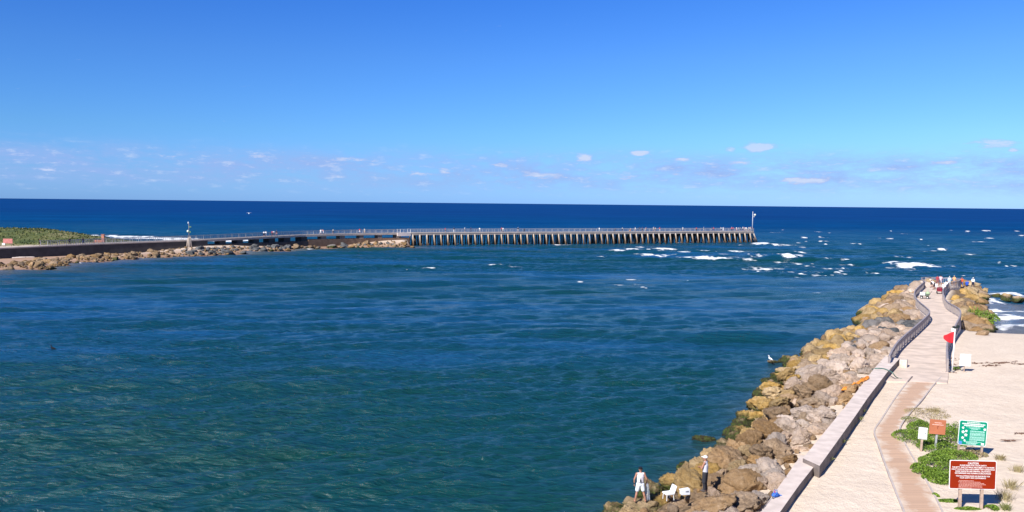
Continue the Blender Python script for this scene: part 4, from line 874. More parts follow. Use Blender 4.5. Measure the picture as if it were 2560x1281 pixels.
shrub(at(2424, 1138, GZ), 1.0, .55, .32, 2200, 'brown dry shrub under the green sign', LEAF2, 70, .06)
shrub(at(2316, 1035, GZ), 1.4, 1.6, .2, 1300, 'sparse straw-coloured scrub on the sand beyond the signs', LEAF2, 71, .06)
shrub(at(2285, 1055, GZ), .7, 1.2, .2, 900, 'sparse green scrub at the bend of the paved path', GRS, 72, .06)
# algae on seaward rocks
for i, ((px, py), rx, ry, h) in enumerate((((2442, 793), 2.2, 4.5, 1.0), ((2450, 806), 1.6, 2.0, .5), ((2232, 876), .5, .5, .2), ((2391, 925), .35, .35, .3))):
    shrub(at(px, py, (.9, .6, 2.2, 2.2)[i]), rx, ry, h, 2600 if i < 2 else 500, ('bright green seaweed-covered growth on the seaward rocks', 'lower patch of bright green growth on the seaward rocks', 'small green tuft on pale rubble left of the channel railing', 'small green tuft at the foot of the flag pole')[i], LEAF, 90+i, .16 if i < 2 else .06)
def grass(c, n, rad, h, label, seed, mt=LEAF2):
    r = random.Random(seed); root = empty('grass_tuft', c); tag(root, label, 'grass', 'dry grass tufts on the sand'); vs = []; fs = []
    for k in range(n):
        a = r.uniform(0, 6.28); q = rad*r.random(); b0 = Vector((q*math.cos(a), q*math.sin(a), 0)); t_ = b0+Vector((r.gauss(0, .15), r.gauss(0, .15), h*r.uniform(.5, 1.1))); s_ = Vector((math.cos(a+1.5), math.sin(a+1.5), 0))*.007; m_ = b0.lerp(t_, .5)+Vector((0, 0, .05)); i0 = len(vs)
        vs += [b0-s_, b0+s_, m_+s_*.8, t_, m_-s_*.8]; fs.append((i0, i0+1, i0+2, i0+3, i0+4))
    mk('blades', vs, fs, mt, root)
for i, (px, py, rd, h, lb) in enumerate(((2512, 1250, .45, .55, 'bushy dry grass tuft right of the red-brown sign'), (2528, 1222, .4, .5, 'dry grass tuft behind the bushy one at the right edge'), (2500, 1150, .3, .3, 'thin dry grass tuft above the right corner of the red-brown sign'), (2545, 1180, .35, .4, 'thin dry grass tuft by the right picture edge'), (2340, 1030, .6, .35, 'dry grass tuft on open sand beyond the orange-brown sign'), (2515, 1275, .25, .3, 'green grass tuft near the bottom right corner'))):
    grass(at(px, py, GZ), 160, rd, h, lb, 200+i, GRS if i == 5 else LEAF2)
# grass tufts growing along the foot of the parapet
for i, (px, py) in enumerate(((2145, 1047), (2126, 1060), (2102, 1104), (2068, 1148), (2152, 1028))): grass(at(px+6, py+3, GZ), 40, .18, .25, 'small grass tuft at the foot of the raised parapet, %s from the step' % ('third', 'second', 'second-last', 'nearest', 'farthest')[i] if i != 2 else 'small grass tuft at the foot of the raised parapet, midway to the step', 300+i, GRS)
# seaweed wrack and driftwood
def wrack(px, py, w, d, label, seed, ang=0.0):
    c = at(px, py, lz(*at(px, py, GZ).to_2d())+.02); r = random.Random(seed); m = MB()
    for k in range(int(26*max(w, .6))):
        a = Vector((r.gauss(0, w*.32), r.gauss(0, d*.3), r.uniform(.0, .05))); a.rotate(Matrix.Rotation(ang, 3, 'Z')); b_ = a+Vector((r.gauss(0, .22), r.gauss(0, .08), r.uniform(-.02, .03))); m.tube(a, b_, r.uniform(.015, .05), .01, 5)
    o = m.build('seaweed', mat('dried_seaweed', (.15, .085, .06), .9, .3, 9, 0), loc=c); tag(o, label, 'seaweed', 'dried seaweed on the sand', kind='stuff')
for i, a in enumerate(((2353, 872, .9, .8, 'dark dried seaweed clump in the middle of the jetty walkway'), (2326, 861, .8, .7, 'thin brown seaweed patch left of the walkway clump'), (2352, 897, 1.6, 2.0, 'wide brown seaweed streaks beside the beach side railing'), (2362, 912, 1.5, 1.6, 'brown seaweed streaks left of the flag pole'), (2356, 932, 1.6, .25, 'narrow seaweed line just before the flag pole foot'),
                       (2497, 908, 3.0, .5, 'long dark wrack line on the open beach'), (2440, 909, 1.0, .6, 'seaweed scraps right behind the white board'), (2474, 915, 1.4, .35, 'short wrack line left below the long one'), (2552, 911, 1.4, .3, 'wrack line at the right picture edge'), (2553, 1084, .6, .3, 'dark driftwood-like weed clump at the right picture edge'), (2518, 1102, .7, .12, 'thin weed strand on the sand right of the green sign'), (2335, 881, .7, .5, 'faint weed patch on the walkway nearer than the dark clump'))): wrack(*a[:5], 500+i, .3 if i in (5, 7) else 0)
# ------------------------------------------------------------------ PEOPLE AND THINGS AT THE NEAR JETTY END
def at_deck(px, py): return at(px, py, DZ)
E = [('person with white hair in pale blue shirt standing tall at the platform railing', (2373, 716), 0.4, (.55, .72, .80), (.5, .55, .6), None, False, 1.5, {}),
     ('person in orange-tan top beside the tall one in pale blue at the platform railing', (2385, 715), -.4, (.75, .38, .18), (.3, .22, .2), (.7, .55, .3), True, .6, {}),
     ('person in dark red top at the back of the platform', (2343, 714), .2, (.35, .05, .07), (.25, .1, .1), None, True, .6, {}),
     ('person in pink top next to the dark red one at the back of the platform', (2351, 713.5), -.2, (.75, .5, .55), (.4, .35, .4), None, True, .6, {}),
     ('person in black cap and cream shirt leaning on the channel side rail', (2329, 719), .9, (.78, .70, .56), (.05, .05, .06), (.02, .02, .03), True, .8, dict(lean=.5)),
     ('person in white shirt and black shorts bending beside the one in black cap', (2335, 724), 1.2, (.82, .80, .82), (.03, .03, .04), (.03, .03, .04), True, 1.5, dict(lean=.7)),
     ('person in white with dark cap bending at the beach side rail', (2363, 727), -.7, (.85, .85, .86), (.8, .8, .82), (.03, .03, .05), True, 1.5, dict(lean=.6)),
     ('person all in white walking just in front of the bending one in white', (2359, 735), -.2, (.85, .83, .80), (.82, .82, .84), (.75, .7, .6), False, .8, {}),
     ('child in white sitting on the platform behind the red cart', (2341, 723), 0, (.83, .8, .82), (.75, .75, .8), None, True, .7, dict(seated=True, scale=.85))]
for lb, q, rz, sh_, pa, hat, short, sl_, kw in E:
    p = at_deck(*q); person(lb, p, rz-.4, sh_, pa, hat, short, sl_, vox=.022, group='people at the end of the near jetty', hair=mat('grey_hair', (.6, .6, .58), .7, .1, 20, 0) if 'white hair' in lb else None, **kw)
for lb, q, rz, sh_, pa, hat, short, sl_, kw in [('person in orange-red shirt and blue trousers standing on the end boulders', (2404, 719), 0, (.75, .13, .05), (.10, .12, .3), None, False, .7, dict(hair=mat('red_hair', (.4, .1, .04), .7, .1, 20, 0))),
     ('person in blue crouching on the end boulders', (2417.5, 719), .2, (.03, .10, .55), (.03, .08, .4), (.03, .1, .5), True, 1.2, dict(seated=True)),
     ('person in white shirt and dark trousers with fishing gear, farthest right on the boulders', (2432, 719), -.6, (.75, .80, .84), (.02, .025, .06), (.75, .8, .8), False, 1.5, {})]:
    p = at(q[0], q[1], 1.95); person(lb, p, rz-.4, sh_, pa, hat, short, sl_, vox=.022, group='people at the end of the near jetty', **kw)
def cart(loc, rz, col, label, tarp_=False, cool=None, s=1.0):
    r = empty('beach_cart', loc, rz); r.scale = (s,)*3; tag(r, label, 'cart', 'carts on the near jetty walkway'); m = MB(); m.box((0, 0, .38), (.6, .95, .06)); [m.box((x, 0, .5), (.04, .95, .24)) for x in (-.3, .3)]; [m.box((0, y, .5), (.6, .04, .24)) for y in (-.47, .47)]; m.build('tray', cloth(col), r, bevel=.01)
    for x in (-.33, .33):
        for y in (-.33, .33):
            w = MB(); w.tube((x-.03, y, .17), (x+.03, y, .17), .17, n=18); wo_ = w.build('wheel', cloth((.03, .03, .03)), r); w = MB(); w.tube((x-.035, y, .17), (x+.035, y, .17), .08, n=12); w.build('hub', cloth((.6, .6, .6)), wo_)
    m = MB(); m.path([(-.2, -.5, .4), (-.2, -.8, .95), (.2, -.8, .95), (.2, -.5, .4)], .018); m.build('handle', cloth((.1, .1, .1)), r)
    return r
c1 = at_deck(2349, 735); cart(c1, -.3, (.30, .02, .04), 'dark red wheeled cart standing on the walkway among the people', s=1.15)
bag = empty('duffel_bag', c1+Vector((0, 0, .60))); tag(bag, 'dark red bag piled on the dark red cart', 'bag'); m = MB(); m.ell((0, 0, .2), (.42, .5, .26), 14, 8); m.build('bag_body', cloth((.22, .03, .05)), bag, True); m = MB(); m.path([(-.2, 0, .42), (-.1, 0, .55), (.1, 0, .55), (.2, 0, .42)], .02); m.build('handle', cloth((.05, .03, .03)), bag)
c2 = at_deck(2311, 747); cart(c2, 1.1, (.10, .13, .10), 'dark flat wagon with gear against the channel side railing', s=1.2)
cl = empty('cooler', c2+Vector((-.35, -.1, .50)), 1.1); tag(cl, 'white cooler box on the dark flat wagon', 'cooler'); m = MB(); m.box((0, 0, .2), (.55, .7, .38)); m.build('box', WM, cl, bevel=.03); m = MB(); m.box((0, 0, .43), (.58, .73, .07)); m.build('lid', WM, cl, bevel=.02)
gb = empty('gear_bag', c2+Vector((.5, .1, .50))); tag(gb, 'pale green gear bag on the dark flat wagon', 'bag'); m = MB(); m.ell((0, 0, .25), (.32, .4, .3), 12, 8); m.build('bag_body', cloth((.35, .45, .28)), gb, True); m = MB(); m.tube((0, 0, .45), (.1, .1, 1.0), .03); m.build('strap', cloth((.3, .5, .3)), gb)
for a, b_, lb in ((at_deck(2436, 712)+Vector((0, 0, .9)), at_deck(2445, 690)+Vector((0, 2, 2.4)), 'fishing rod held by the person farthest right on the boulders'), (at_deck(2330, 712)+Vector((0, 0, 1)), at_deck(2318, 700)+Vector((-1, 2, 2.2)), 'fishing rod leaning over the channel side railing')): rod(a, b_, lb)
# birds
def bird(loc, rz, s, col, label, fly=False):
    r = empty('bird', loc, rz); r.scale = (s,)*3; tag(r, label, 'bird'); v, f = [], []
    B = [((0, -.18, .30), (0, .10, .38), .09, .11), ((0, .10, .40), (0, .17, .62), .05, .035), ((0, .17, .64), (0, .20, .66), .05, .045), ((0, .22, .66), (0, .36, .64), .02, .006), ((0, -.2, .28), (0, -.42, .22), .06, .02)]
    if not fly: B += [((.04, 0, .3), (.04, .02, .0), .014, .012), ((-.04, 0, .3), (-.04, .02, .0), .014, .012)]
    else: B += [((s_*.08, 0, .4), (s_*.45, -.02, .58), .05, .04, (1, .5)) for s_ in (-1, 1)]+[((s_*.45, -.02, .58), (s_*.9, -.12, .48), .04, .012, (1, .5)) for s_ in (-1, 1)]
    fuse('body', B, .02, cloth(col), r)
p = at(1925, 904, .38); bird(p, .6, .85, (.85, .86, .86), 'white egret standing on the low dark rock at the water edge')
bird(atd(622, 537, 200), .5, .75, (.80, .84, .85), 'white gull flying low over the sea left of centre', True)
bird(at(132, 879, -.15), 1.5, 1.0, (.02, .02, .02), 'black diving bird floating alone on the channel at the left')
# ------------------------------------------------------------------ FAR JETTY : wall, catwalk, pile pier
DARKC = mat('shaded_concrete', (0.06, 0.058, 0.06), .9, .25, .7, .3, 3)  # near-black so the colour carries the shade of walls and under-deck beams
DECKC = mat('pier_deck_concrete', (0.42, 0.36, 0.32), .9, .16, .5, .2, 3)
BRNC = mat('brown_stained_wall', (0.20, 0.125, 0.085), .9, .3, .6, .4, 3)
kp = [(-330, None, 165, 3.1), (0, 620.5, 216, 3.32), (250, None, 236, 3.65), (500, None, 257, 3.98), (640, None, 272, 4.3), (760, None, 288, 4.55), (880, None, 301, 4.66), (1000, None, 312.5, 4.70), (1026, None, 315, 4.72)]
def pxD(px, D, z):
    p = atd(px, 580, D); p = atd(px+0.0, 580, D); return Vector((p.x, D, z))
K = [pxD(a, c, d) for a, b, c, d in kp]; _e = (K[1]-K[2]).normalized(); K[0] = K[1]+_e*70; K[0].z = 3.1; KL = [0]
for a, b in zip(K[:-1], K[1:]): KL.append(KL[-1]+(b-a).length)
def kpos(s):
    for i in range(len(K)-1):
        if s <= KL[i+1] or i == len(K)-2: u = (s-KL[i])/(KL[i+1]-KL[i]); return K[i].lerp(K[i+1], u), (K[i+1]-K[i]).normalized()
def sAt(px):
    lo, hi = 0, KL[-1]
    for _ in range(40):
        m_ = (lo+hi)/2
        if proj(kpos(m_)[0])[0] < px: lo = m_
        else: hi = m_
    return lo
jw = empty('jetty_causeway', (K[1].x, K[1].y, 0)); tag(jw, 'dark sea wall and railed catwalk leading out to the fishing pier', 'jetty')
off_ = Vector((K[1].x, K[1].y, 0)); WD = 4.2
def back(d): v = Vector((-d.y, d.x, 0)).normalized(); return v if v.y > 0 else -v
def slab(s0, s1, z0f, z1f, depth, m_, name, step=3.0, front=0.0):
    n = max(1, int((s1-s0)/step)); mb = MB(); ring = []
    for i in range(n+1):
        p, d = kpos(s0+(s1-s0)*i/n); b_ = back(d); a = p+b_*front; e = p+b_*(front+depth); zt = z1f(p.z); zb = z0f(p.z); ring.append([Vector((a.x, a.y, zb)), Vector((a.x, a.y, zt)), Vector((e.x, e.y, zt)), Vector((e.x, e.y, zb))])
    vs = [v-off_ for r in ring for v in r]; fs = [(i*4+j, (i+1)*4+j, (i+1)*4+(j+1) % 4, i*4+(j+1) % 4) for i in range(n) for j in range(4)]+[(0, 1, 2, 3), (n*4+3, n*4+2, n*4+1, n*4)]
    mb.add(vs, fs); return mb.build(name, m_, jw)
sA, sB = 0, sAt(519); sC = sAt(770)
slab(0, sB, lambda z: -.5, lambda z: z-.30, WD, DARKC, 'sea_wall')
slab(0, sB, lambda z: z-.297, lambda z: z, WD+.3, DECKC, 'walkway_slab', front=-.12)
slab(sB, KL[-1]-1.2, lambda z: z-.62, lambda z: z, WD, DECKC, 'catwalk_slab')
slab(sB+.003, sC, lambda z: -.5, lambda z: 2.45, WD+.6, DARKC, 'lower_wall', front=-.3)
slab(sC+.003, KL[-1]-.5, lambda z: -.5, lambda z: 2.9-.0*z, WD+.6, BRNC, 'outer_lower_wall', front=-.3)
pxs = [400+v/6.4 for v in (900, 1175, 1445, 1697, 1940, 2215, 2530)]; pxe = [400+v/6.4 for v in (1060, 1335, 1595, 1850, 2095, 2360)]+[768.6]
pxs += [760+v/6.4 for v in (225, 560, 870, 1165, 1460)]; pxe += [760+v/6.4 for v in (365, 660, 960, 1255, 1560)]
for i, (a, b_) in enumerate(zip(pxs, pxe)):       # support blocks of the catwalk
    s0, s1 = sAt(a+1.5), sAt(b_); dd = min(3.0, WD*.75); ln = max(.9, (s1-s0)-1.2*(1 if i < 8 else .3)); s0 = s1-ln
    slab(s0, s0+ln*.999, lambda z: 2.35, lambda z: z-.615, dd if i < 7 else 2.6, DARKC if i < 7 else mat('grey_support', (.22, .2, .18), .9, .2, 1, .2), 'support_block', 30, front=.25)
RG = mat('grey_rail', (.30, .31, .34), .6, .1, 2, 0); RGL = mat('pale_rail', (.62, .62, .64), .6, .1, 2, 0)
def far_rail(fn, s0, s1, parent, o_, m_, h=1.15, every=2.4, bal=.5, fname='railing'):
    mb = MB(); n = int((s1-s0)/every)
    P = [fn(s0+(s1-s0)*i/n)-o_ for i in range(n+1)]
    for a, b_ in zip(P[:-1], P[1:]):
        mb.beam(a+Vector((0, 0, h)), b_+Vector((0, 0, h)), .10, .10); mb.beam(a+Vector((0, 0, .12)), b_+Vector((0, 0, .12)), .05, .07); mb.beam(a+Vector((0, 0, .62)), b_+Vector((0, 0, .62)), .04, .05)
        k = int(every/bal)
        for j in range(1, k): q = a.lerp(b_, j/k); mb.box(q+Vector((0, 0, h/2)), (.035, .035, h))
    for a in P: mb.box(a+Vector((0, 0, h/2)), (.11, .11, h))
    return mb.build(fname, m_, parent)
far_rail(lambda s: kpos(s)[0]+back(kpos(s)[1])*.1, sAt(120), KL[-1]-4.5, jw, off_, RG)
far_rail(lambda s: kpos(s)[0]+back(kpos(s)[1])*(WD-.15), sAt(120), KL[-1]-2, jw, off_, RG)
far_rail(lambda s: kpos(s)[0]+back(kpos(s)[1])*(-.05), KL[-1]-5.4, KL[-1], jw, off_, RGL, 1.3, 1.3, .65, 'pale_railing')
slab(KL[-1]-5.5, KL[-1]+0, lambda z: z-1.15, lambda z: z+.02, .35, mat('white_concrete', (.70, .60, .55), .85, .06, 1, .1), 'end_abutment', 30, front=-.38)
# pile pier
PA = Vector((K[-1].x+.2, K[-1].y-.2, 4.78)); PE = Vector((at(1886, 607.4).x, at(1886, 607.4).y+1.2, 4.92)); 
pd = (PE-PA); PL = pd.length; pd.normalize(); pd2 = Vector((pd.x, pd.y, 0)).normalized(); pb_ = Vector((-pd2.y, pd2.x, 0))
pier = empty('fishing_pier', (PA.x, PA.y, 0)); tag(pier, 'long concrete fishing pier on leaning piles reaching into the open sea', 'pier'); po = Vector((PA.x, PA.y, 0)); PW = 4.6
mb = MB(); 
def pblock(s0, s1, f, d, z0, z1, mb):
    vs = []
    for s in (s0, s1):
        p = PA+pd*s; a = p+pb_*f; e = p+pb_*(f+d); vs += [Vector((a.x, a.y, p.z+z0)), Vector((a.x, a.y, p.z+z1)), Vector((e.x, e.y, p.z+z1)), Vector((e.x, e.y, p.z+z0))]
    mb.add([v-po for v in vs], [(0, 1, 2, 3), (7, 6, 5, 4)]+[(j, 4+j, 4+(j+1) % 4, (j+1) % 4) for j in range(4)])
nseg = 56
for i in range(nseg): pblock(PL*i/nseg, PL*(i+1)/nseg-.03, 0, PW, -.35, 0, mb)
mb.build('deck', DECKC, pier)
mb = MB(); pblock(.0, PL, .12, .45, -.93, -.355, mb); mb.build('edge_beam', mat('edge_beam', (.33, .28, .25), .9, .25, .4, .3, 3), pier)
mb = MB(); pblock(.0, PL, PW-.5, .45, -.93, -.355, mb); mb.build('back_beam', DARKC, pier)
PMAT = bpy.data.materials.new('timber_pile'); PMAT.use_nodes = True; t = PMAT.node_tree; b = t.nodes['Principled BSDF']; g = N(t, 'ShaderNodeNewGeometry'); s_ = N(t, 'ShaderNodeSeparateXYZ'); t.links.new(g.outputs['Position'], s_.inputs[0]); n = N(t, 'ShaderNodeTexNoise'); n.inputs['Scale'].default_value = .9; n.inputs['Detail'].default_value = 6; t.links.new(g.outputs['Position'], n.inputs['Vector'])
hz = mth(t, 'ADD', mth(t, 'DIVIDE', s_.outputs[2], 4.2), mth(t, 'MULTIPLY', mth(t, 'SUBTRACT', n.outputs[0], .5), .7))
t.links.new(ramp(t, hz, [(0.05, (.10, .06, .03)), (.3, (.20, .125, .075)), (.6, (.33, .255, .19)), (.9, (.46, .395, .325))]), b.inputs['Base Color']); b.inputs['Roughness'].default_value = .85
NP = 57; rp = random.Random(9)
for i in range(NP):
    s = PL*(i+.3)/NP; top = PA+pd*s+pb_*.35-po; top.z = PA.z+pd.z*s-.7; bot = top-pb_*1.5+pd2*.15*rp.uniform(-1, 1); bot.z = -.8
    m = MB(); m.tube(bot, top, .30*rp.uniform(.9, 1.1), .27, 10); m.build('pile', PMAT, pier, True)
m = MB()
for i in range(NP):
    s = PL*(i+.75)/NP; top = PA+pd*s+pb_*(PW-.4)-po; top.z = PA.z-.7; bot = top+pb_*1.3+pd2*.4; bot.z = -.8; m.tube(bot, top, .26, .24, 8)
    top = PA+pd*s+pb_*(PW-1.3)-po; top.z = PA.z-.7; bot = top-pb_*1.8; bot.z = -.8; m.tube(bot, top, .24, .22, 8)
    for e_ in (.15, .5, .85): top = PA+pd*(PL*(i+e_)/NP)+pb_*(PW*.55)-po; top.z = PA.z-.7; bot = top+pb_*rp.uniform(-.6, .9)+pd2*rp.uniform(-.4, .4); bot.z = -.8; m.tube(bot, top, .25, .23, 8)
o = m.build('rear_pile', mat('shaded_pile', (.10, .07, .05), .85, .3, 1, .1), pier, True); o['kind'] = 'stuff'  # rows packed denser and coloured dark to give the shade under the deck
m = MB()
for i in range(NP//2): s = PL*(i+.3)/(NP//2); pblock(s-.25, s+.25, .6, PW-1.3, -1.0, -.36, m)
m.build('cross_beam', DARKC, pier)
for k in range(4):                                     # raking end piles
    top = PA+pd*PL+pb_*(.4+k*1.2)-po; top.z = 4.2; bot = top+pd2*2.6; bot.z = -.8; m = MB(); m.tube(bot, top, .3, .27, 10); m.build('end_pile', PMAT, pier, True)
far_rail(lambda s: PA+pd*s+pb_*.12, 0, PL-.1, pier, po, RG); far_rail(lambda s: PA+pd*s+pb_*(PW-.12), 0, PL-.1, pier, po, RG)
far_rail(lambda s: PA+pd*(PL-.1)+pb_*s, .1, PW-.1, pier, po, RG, every=2.1)
# beacon at the pier end
bp_ = PA+pd*(PL-.6)+pb_*.3; bc = empty('beacon_pole', bp_); tag(bc, 'tall grey navigation light pole at the seaward end of the pier', 'beacon'); m = MB(); m.tube((0, 0, 0), (0, 0, 8.4), .16, .11, 10); m.build('pole', mat('pole_grey', (.55, .58, .62), .5, .08, 2, 0), bc, True)
m = MB(); m.ell((.95, 0, 6.95), (.42, .42, .45), 14, 10); m.build('lamp', mat('lamp_white', (.75, .78, .62), .5, .05, 2, 0), bc, True); m = MB(); m.tube((0, 0, 7.2), (.9, 0, 7.2), .06); m.tube((0, 0, 6.7), (.9, 0, 6.9), .06); m.build('bracket', GALV, bc); m = MB(); m.box((.55, 0, 6.2), (.5, .3, .35)); m.build('battery_box', GALV, bc)
# channel marker on timber dolphin
mp_, md = kpos(sAt(466)); mp_ = mp_-back(md)*1.6; cm = empty('channel_marker', (mp_.x, mp_.y, 0)); cm.scale = (.9, .9, .9); tag(cm, 'channel marker mast with round lights on a cluster of pale timber piles', 'beacon')
for k, (dx, dy) in enumerate(((-.55, -.2), (.15, -.35), (.6, .2))): m = MB(); m.tube((dx*1.3, dy*1.2, .5), (dx*.6, dy*.5, 5.2+.2*k), .24, .20, 10); m.build('pile', mat('pale_timber', (.42, .35, .30), .9, .2, .8, .2), cm, True)
m = MB(); m.tube((0, 0, 4.2), (0, 0, 10.2), .11, .08, 8); m.build('mast', mat('mast_brown', (.28, .24, .2), .8, .1, 2, 0), cm, True)
m = MB(); m.ell((-.25, -.2, 7.4), (.36, .3, .38), 12, 8); m.build('lamp', mat('lamp_pale', (.70, .8, .66), .5, .05, 2, 0), cm, True); m = MB(); m.box((.35, 0, 7.2), (.5, .3, .45)); m.box((.4, 0, 8.8), (.7, .25, .35)); m.tube((0, 0, 8.7), (.4, 0, 8.8), .04); m.build('solar_panel', mat('panel_green', (.12, .22, .12), .4, .1, 2, 0), cm); m = MB(); m.ell((-.15, 0, 10.1), (.22, .22, .35), 10, 8); m.build('wind_sensor', mat('sensor_grey', (.6, .65, .7), .5, .05, 2, 0), cm, True)
# ------------------------------------------------------------------ LAND AT THE LEFT (dune, beach, rocky toe)
LB = [Vector((-700, 440)), Vector((-260, 395)), Vector((-205, 380)), Vector((-165, 352)), Vector((-130, 315)), Vector((K[3].x+6, K[3].y+6)), Vector((K[5].x+2, K[5].y+4)), Vector((K[-1].x, K[-1].y+4)), Vector((K[-1].x+2, K[-1].y-1)), ]
LB = LB+[p for p in reversed(LW)]
gx, gy = np.meshgrid(np.arange(-480, -20, 1.3), np.arange(70, 460, 1.3))
W2 = [k.to_2d() for k in K]; dw, _ = sdist(gx, gy, W2)          # + = channel side (right-hand)
dlw, _ = sdist(gx, gy, LW)                                          # LW runs from left to right; left side = land
hmx = np.interp(gx, [-140, -105, -92, -60, -38], [.55, .75, 2.1, 2.0, 2.2]); zf = np.minimum(np.where(dlw < 0, -dlw*.22, -dlw*.3), hmx); zf = np.clip(zf, -2.5, 3)
LBB = LB[:7]; db, _ = sdist(gx, gy, LBB); zb = np.clip(db*.075, -2.5, 2.6)
dune = 4.2*np.exp(-(((gx+205)/62)**2+((gy-268)/46)**2))+2.2*np.exp(-(((gx+150)/22)**2+((gy-262)/22)**2))
dune *= np.clip((-dw-WD-.5)/9, 0, 1)*np.clip(zb/1.2, 0, 1)*(0.72+.56*np_noise(gx, gy, .06, 3, 4))
z = np.where(dw > -WD*.5, zf, zb+dune); z = np.where((gx > K[-1].x-1) & (dw > -WD), np.minimum(z, -dlw*0-.6), z)
inside = (gx < K[-1].x+3)
z = np.where((dw <= -WD*.5) & (gx > K[3].x-2) & (gy < 500), np.minimum(z, -1.0), z)
z = z+(np_noise(gx, gy, .3, 9, 3)-.5)*.35*np.clip(z, 0, 1)
DM = bpy.data.materials.new('dune_ground'); DM.use_nodes = True; t = DM.node_tree; b = t.nodes['Principled BSDF']; g = N(t, 'ShaderNodeNewGeometry'); s_ = N(t, 'ShaderNodeSeparateXYZ'); t.links.new(g.outputs['Position'], s_.inputs[0]); n = N(t, 'ShaderNodeTexNoise'); n.inputs['Scale'].default_value = .10; n.inputs['Detail'].default_value = 8; t.links.new(g.outputs['Position'], n.inputs['Vector'])
av = N(t, 'ShaderNodeAttribute', attribute_name='veg'); vf = mth(t, 'MULTIPLY', mth(t, 'SUBTRACT', mth(t, 'ADD', av.outputs['Fac'], mth(t, 'MULTIPLY', n.outputs[0], .7)), .62), 5, clamp=True)
sc_ = ramp(t, mth(t, 'MULTIPLY', s_.outputs[2], .5, clamp=True), [(0, (.22, .125, .08)), (.35, (.40, .26, .18)), (1, (.60, .48, .38))]); gc = ramp(t, n.outputs[0], [(.38, (.05, .075, .015)), (.52, (.10, .12, .025)), (.64, (.26, .22, .10))])
t.links.new(mixc(t, vf, sc_, gc), b.inputs['Base Color']); b.inputs['Roughness'].default_value = .9
lo = grid_mesh('dune_land', gx, gy, z, DM, keep=z > -1.6); lo['kind'] = 'structure'
veg = np.clip(dune/1.6, 0, 1); va = lo.data.attributes.new('veg', 'FLOAT', 'POINT'); va.data.foreach_set('value', veg.ravel().astype(np.float32))
def fz(x, y): i = int(round((y-70)/1.3)); j = int(round((x+480)/1.3)); return float(z[min(max(i, 0), z.shape[0]-1), min(max(j, 0), z.shape[1]-1)])
# dune grass: one stuff object
r = random.Random(77); vs = []; fs = []
for k in range(34000):
    x = r.uniform(-330, -115); y = r.uniform(205, 340); i = int(round((y-70)/1.3)); j = int(round((x+480)/1.3))
    if veg[i, j] < .22+.3*r.random(): continue
    zz = z[i, j]; l_ = r.uniform(.15, .5); a = r.uniform(0, 3.14); w = .22; c0 = Vector((x, y, zz)); sx = Vector((math.cos(a), math.sin(a), 0))*w; b_ = len(vs); vs += [c0-sx, c0+sx, c0+Vector((r.gauss(0, .15), r.gauss(0, .15), l_))]; fs.append((b_, b_+1, b_+2))
o = mk('dune_grass', vs, fs, leaf_mat('far_grass', (.035, .055, .012), (.13, .135, .035))); tag(o, 'green grass and scrub covering the far dune', 'grass', kind='stuff')
# beach shelter, signs on the far path
def tent(loc, s, label):
    o_ = empty('beach_shelter', loc); tag(o_, label, 'shelter'); m = MB(); m.add([(-s, -s*.6, 1.1), (s, -s*.6, 1.1), (s, s*.6, 1.1), (-s, s*.6, 1.1), (-.1*s, 0, 2.4), (.1*s, 0, 2.4)], [(0, 1, 5, 4), (1, 2, 5), (2, 3, 4, 5), (3, 0, 4), (3, 2, 1, 0)]); m.build('roof', mat('canvas', (.68, .52, .38), .8, .08, 1, 0), o_)
    for a in (-1, 1):
        for c in (-1, 1): m = MB(); m.tube((a*s*.9, c*s*.5, -.6), (a*s*.9, c*s*.5, 1.15), .05); m.build('post', WOOD, o_)
q = atd(104, 581.5, 296); tent(Vector((q.x, q.y, q.z-1.3)), 2.1, 'tan peaked shelter roof on top of the far dune')
q, d = kpos(sAt(46)); q = q+back(d)*6; s1 = empty('far_sign', (q.x, q.y, fz(q.x, q.y))); tag(s1, 'faded pink-red sign board beside the far walkway', 'sign'); m = MB(); m.box((0, 0, 3.0), (2.4, .1, 1.2)); m.build('sign_panel', mat('faded_red', (.50, .18, .16), .7, .15, 2, 0), s1); [MB().tube((x, .1, -.3), (x, .1, 2.5), .08).build('post', WOOD, s1) for x in (-.8, .8)]
s1.location.z = K[1].z-1.6
q, d = kpos(sAt(31)); q = q+back(d)*5; s1 = empty('notice_box', (q.x, q.y, K[1].z-.3)); tag(s1, 'small white notice box left of the pink-red sign', 'sign'); m = MB(); m.box((0, 0, 1.0), (.7, .3, .5)); m.build('box', WHT, s1); m = MB(); m.tube((0, 0, -.6), (0, 0, .8), .08); m.build('post', WOOD, s1)
q, d = kpos(sAt(284)); q = q+back(d)*7; s1 = empty('kiosk', (q.x, q.y, K[2].z-.6)); tag(s1, 'narrow reddish brown kiosk post on the beach path behind the railing', 'kiosk'); m = MB(); m.box((0, 0, 1.2), (.7, .6, 3.0)); m.build('column', mat('brick_red', (.42, .18, .12), .8, .15, 2, .1), s1); m = MB(); m.box((0, 0, 2.78), (.9, .8, .12)); m.build('cap', mat('brick_red', (.42, .18, .12)), s1)
q, d = kpos(sAt(270)); q = q+back(d)*7; s1 = empty('bench_shelter', (q.x, q.y, K[2].z-.5)); tag(s1, 'low reddish bench block left of the brown kiosk post', 'bench'); m = MB(); m.box((0, 0, .5), (2.4, .6, .14)); m.build('seat', MATS['brick_red'], s1); m = MB(); m.box((0, .28, .9), (2.4, .1, .5)); m.build('backrest', MATS['brick_red'], s1); [MB().box((x, 0, .2), (.15, .5, .6)).build('leg', MATS['brick_red'], s1) for x in (-1, 1)]
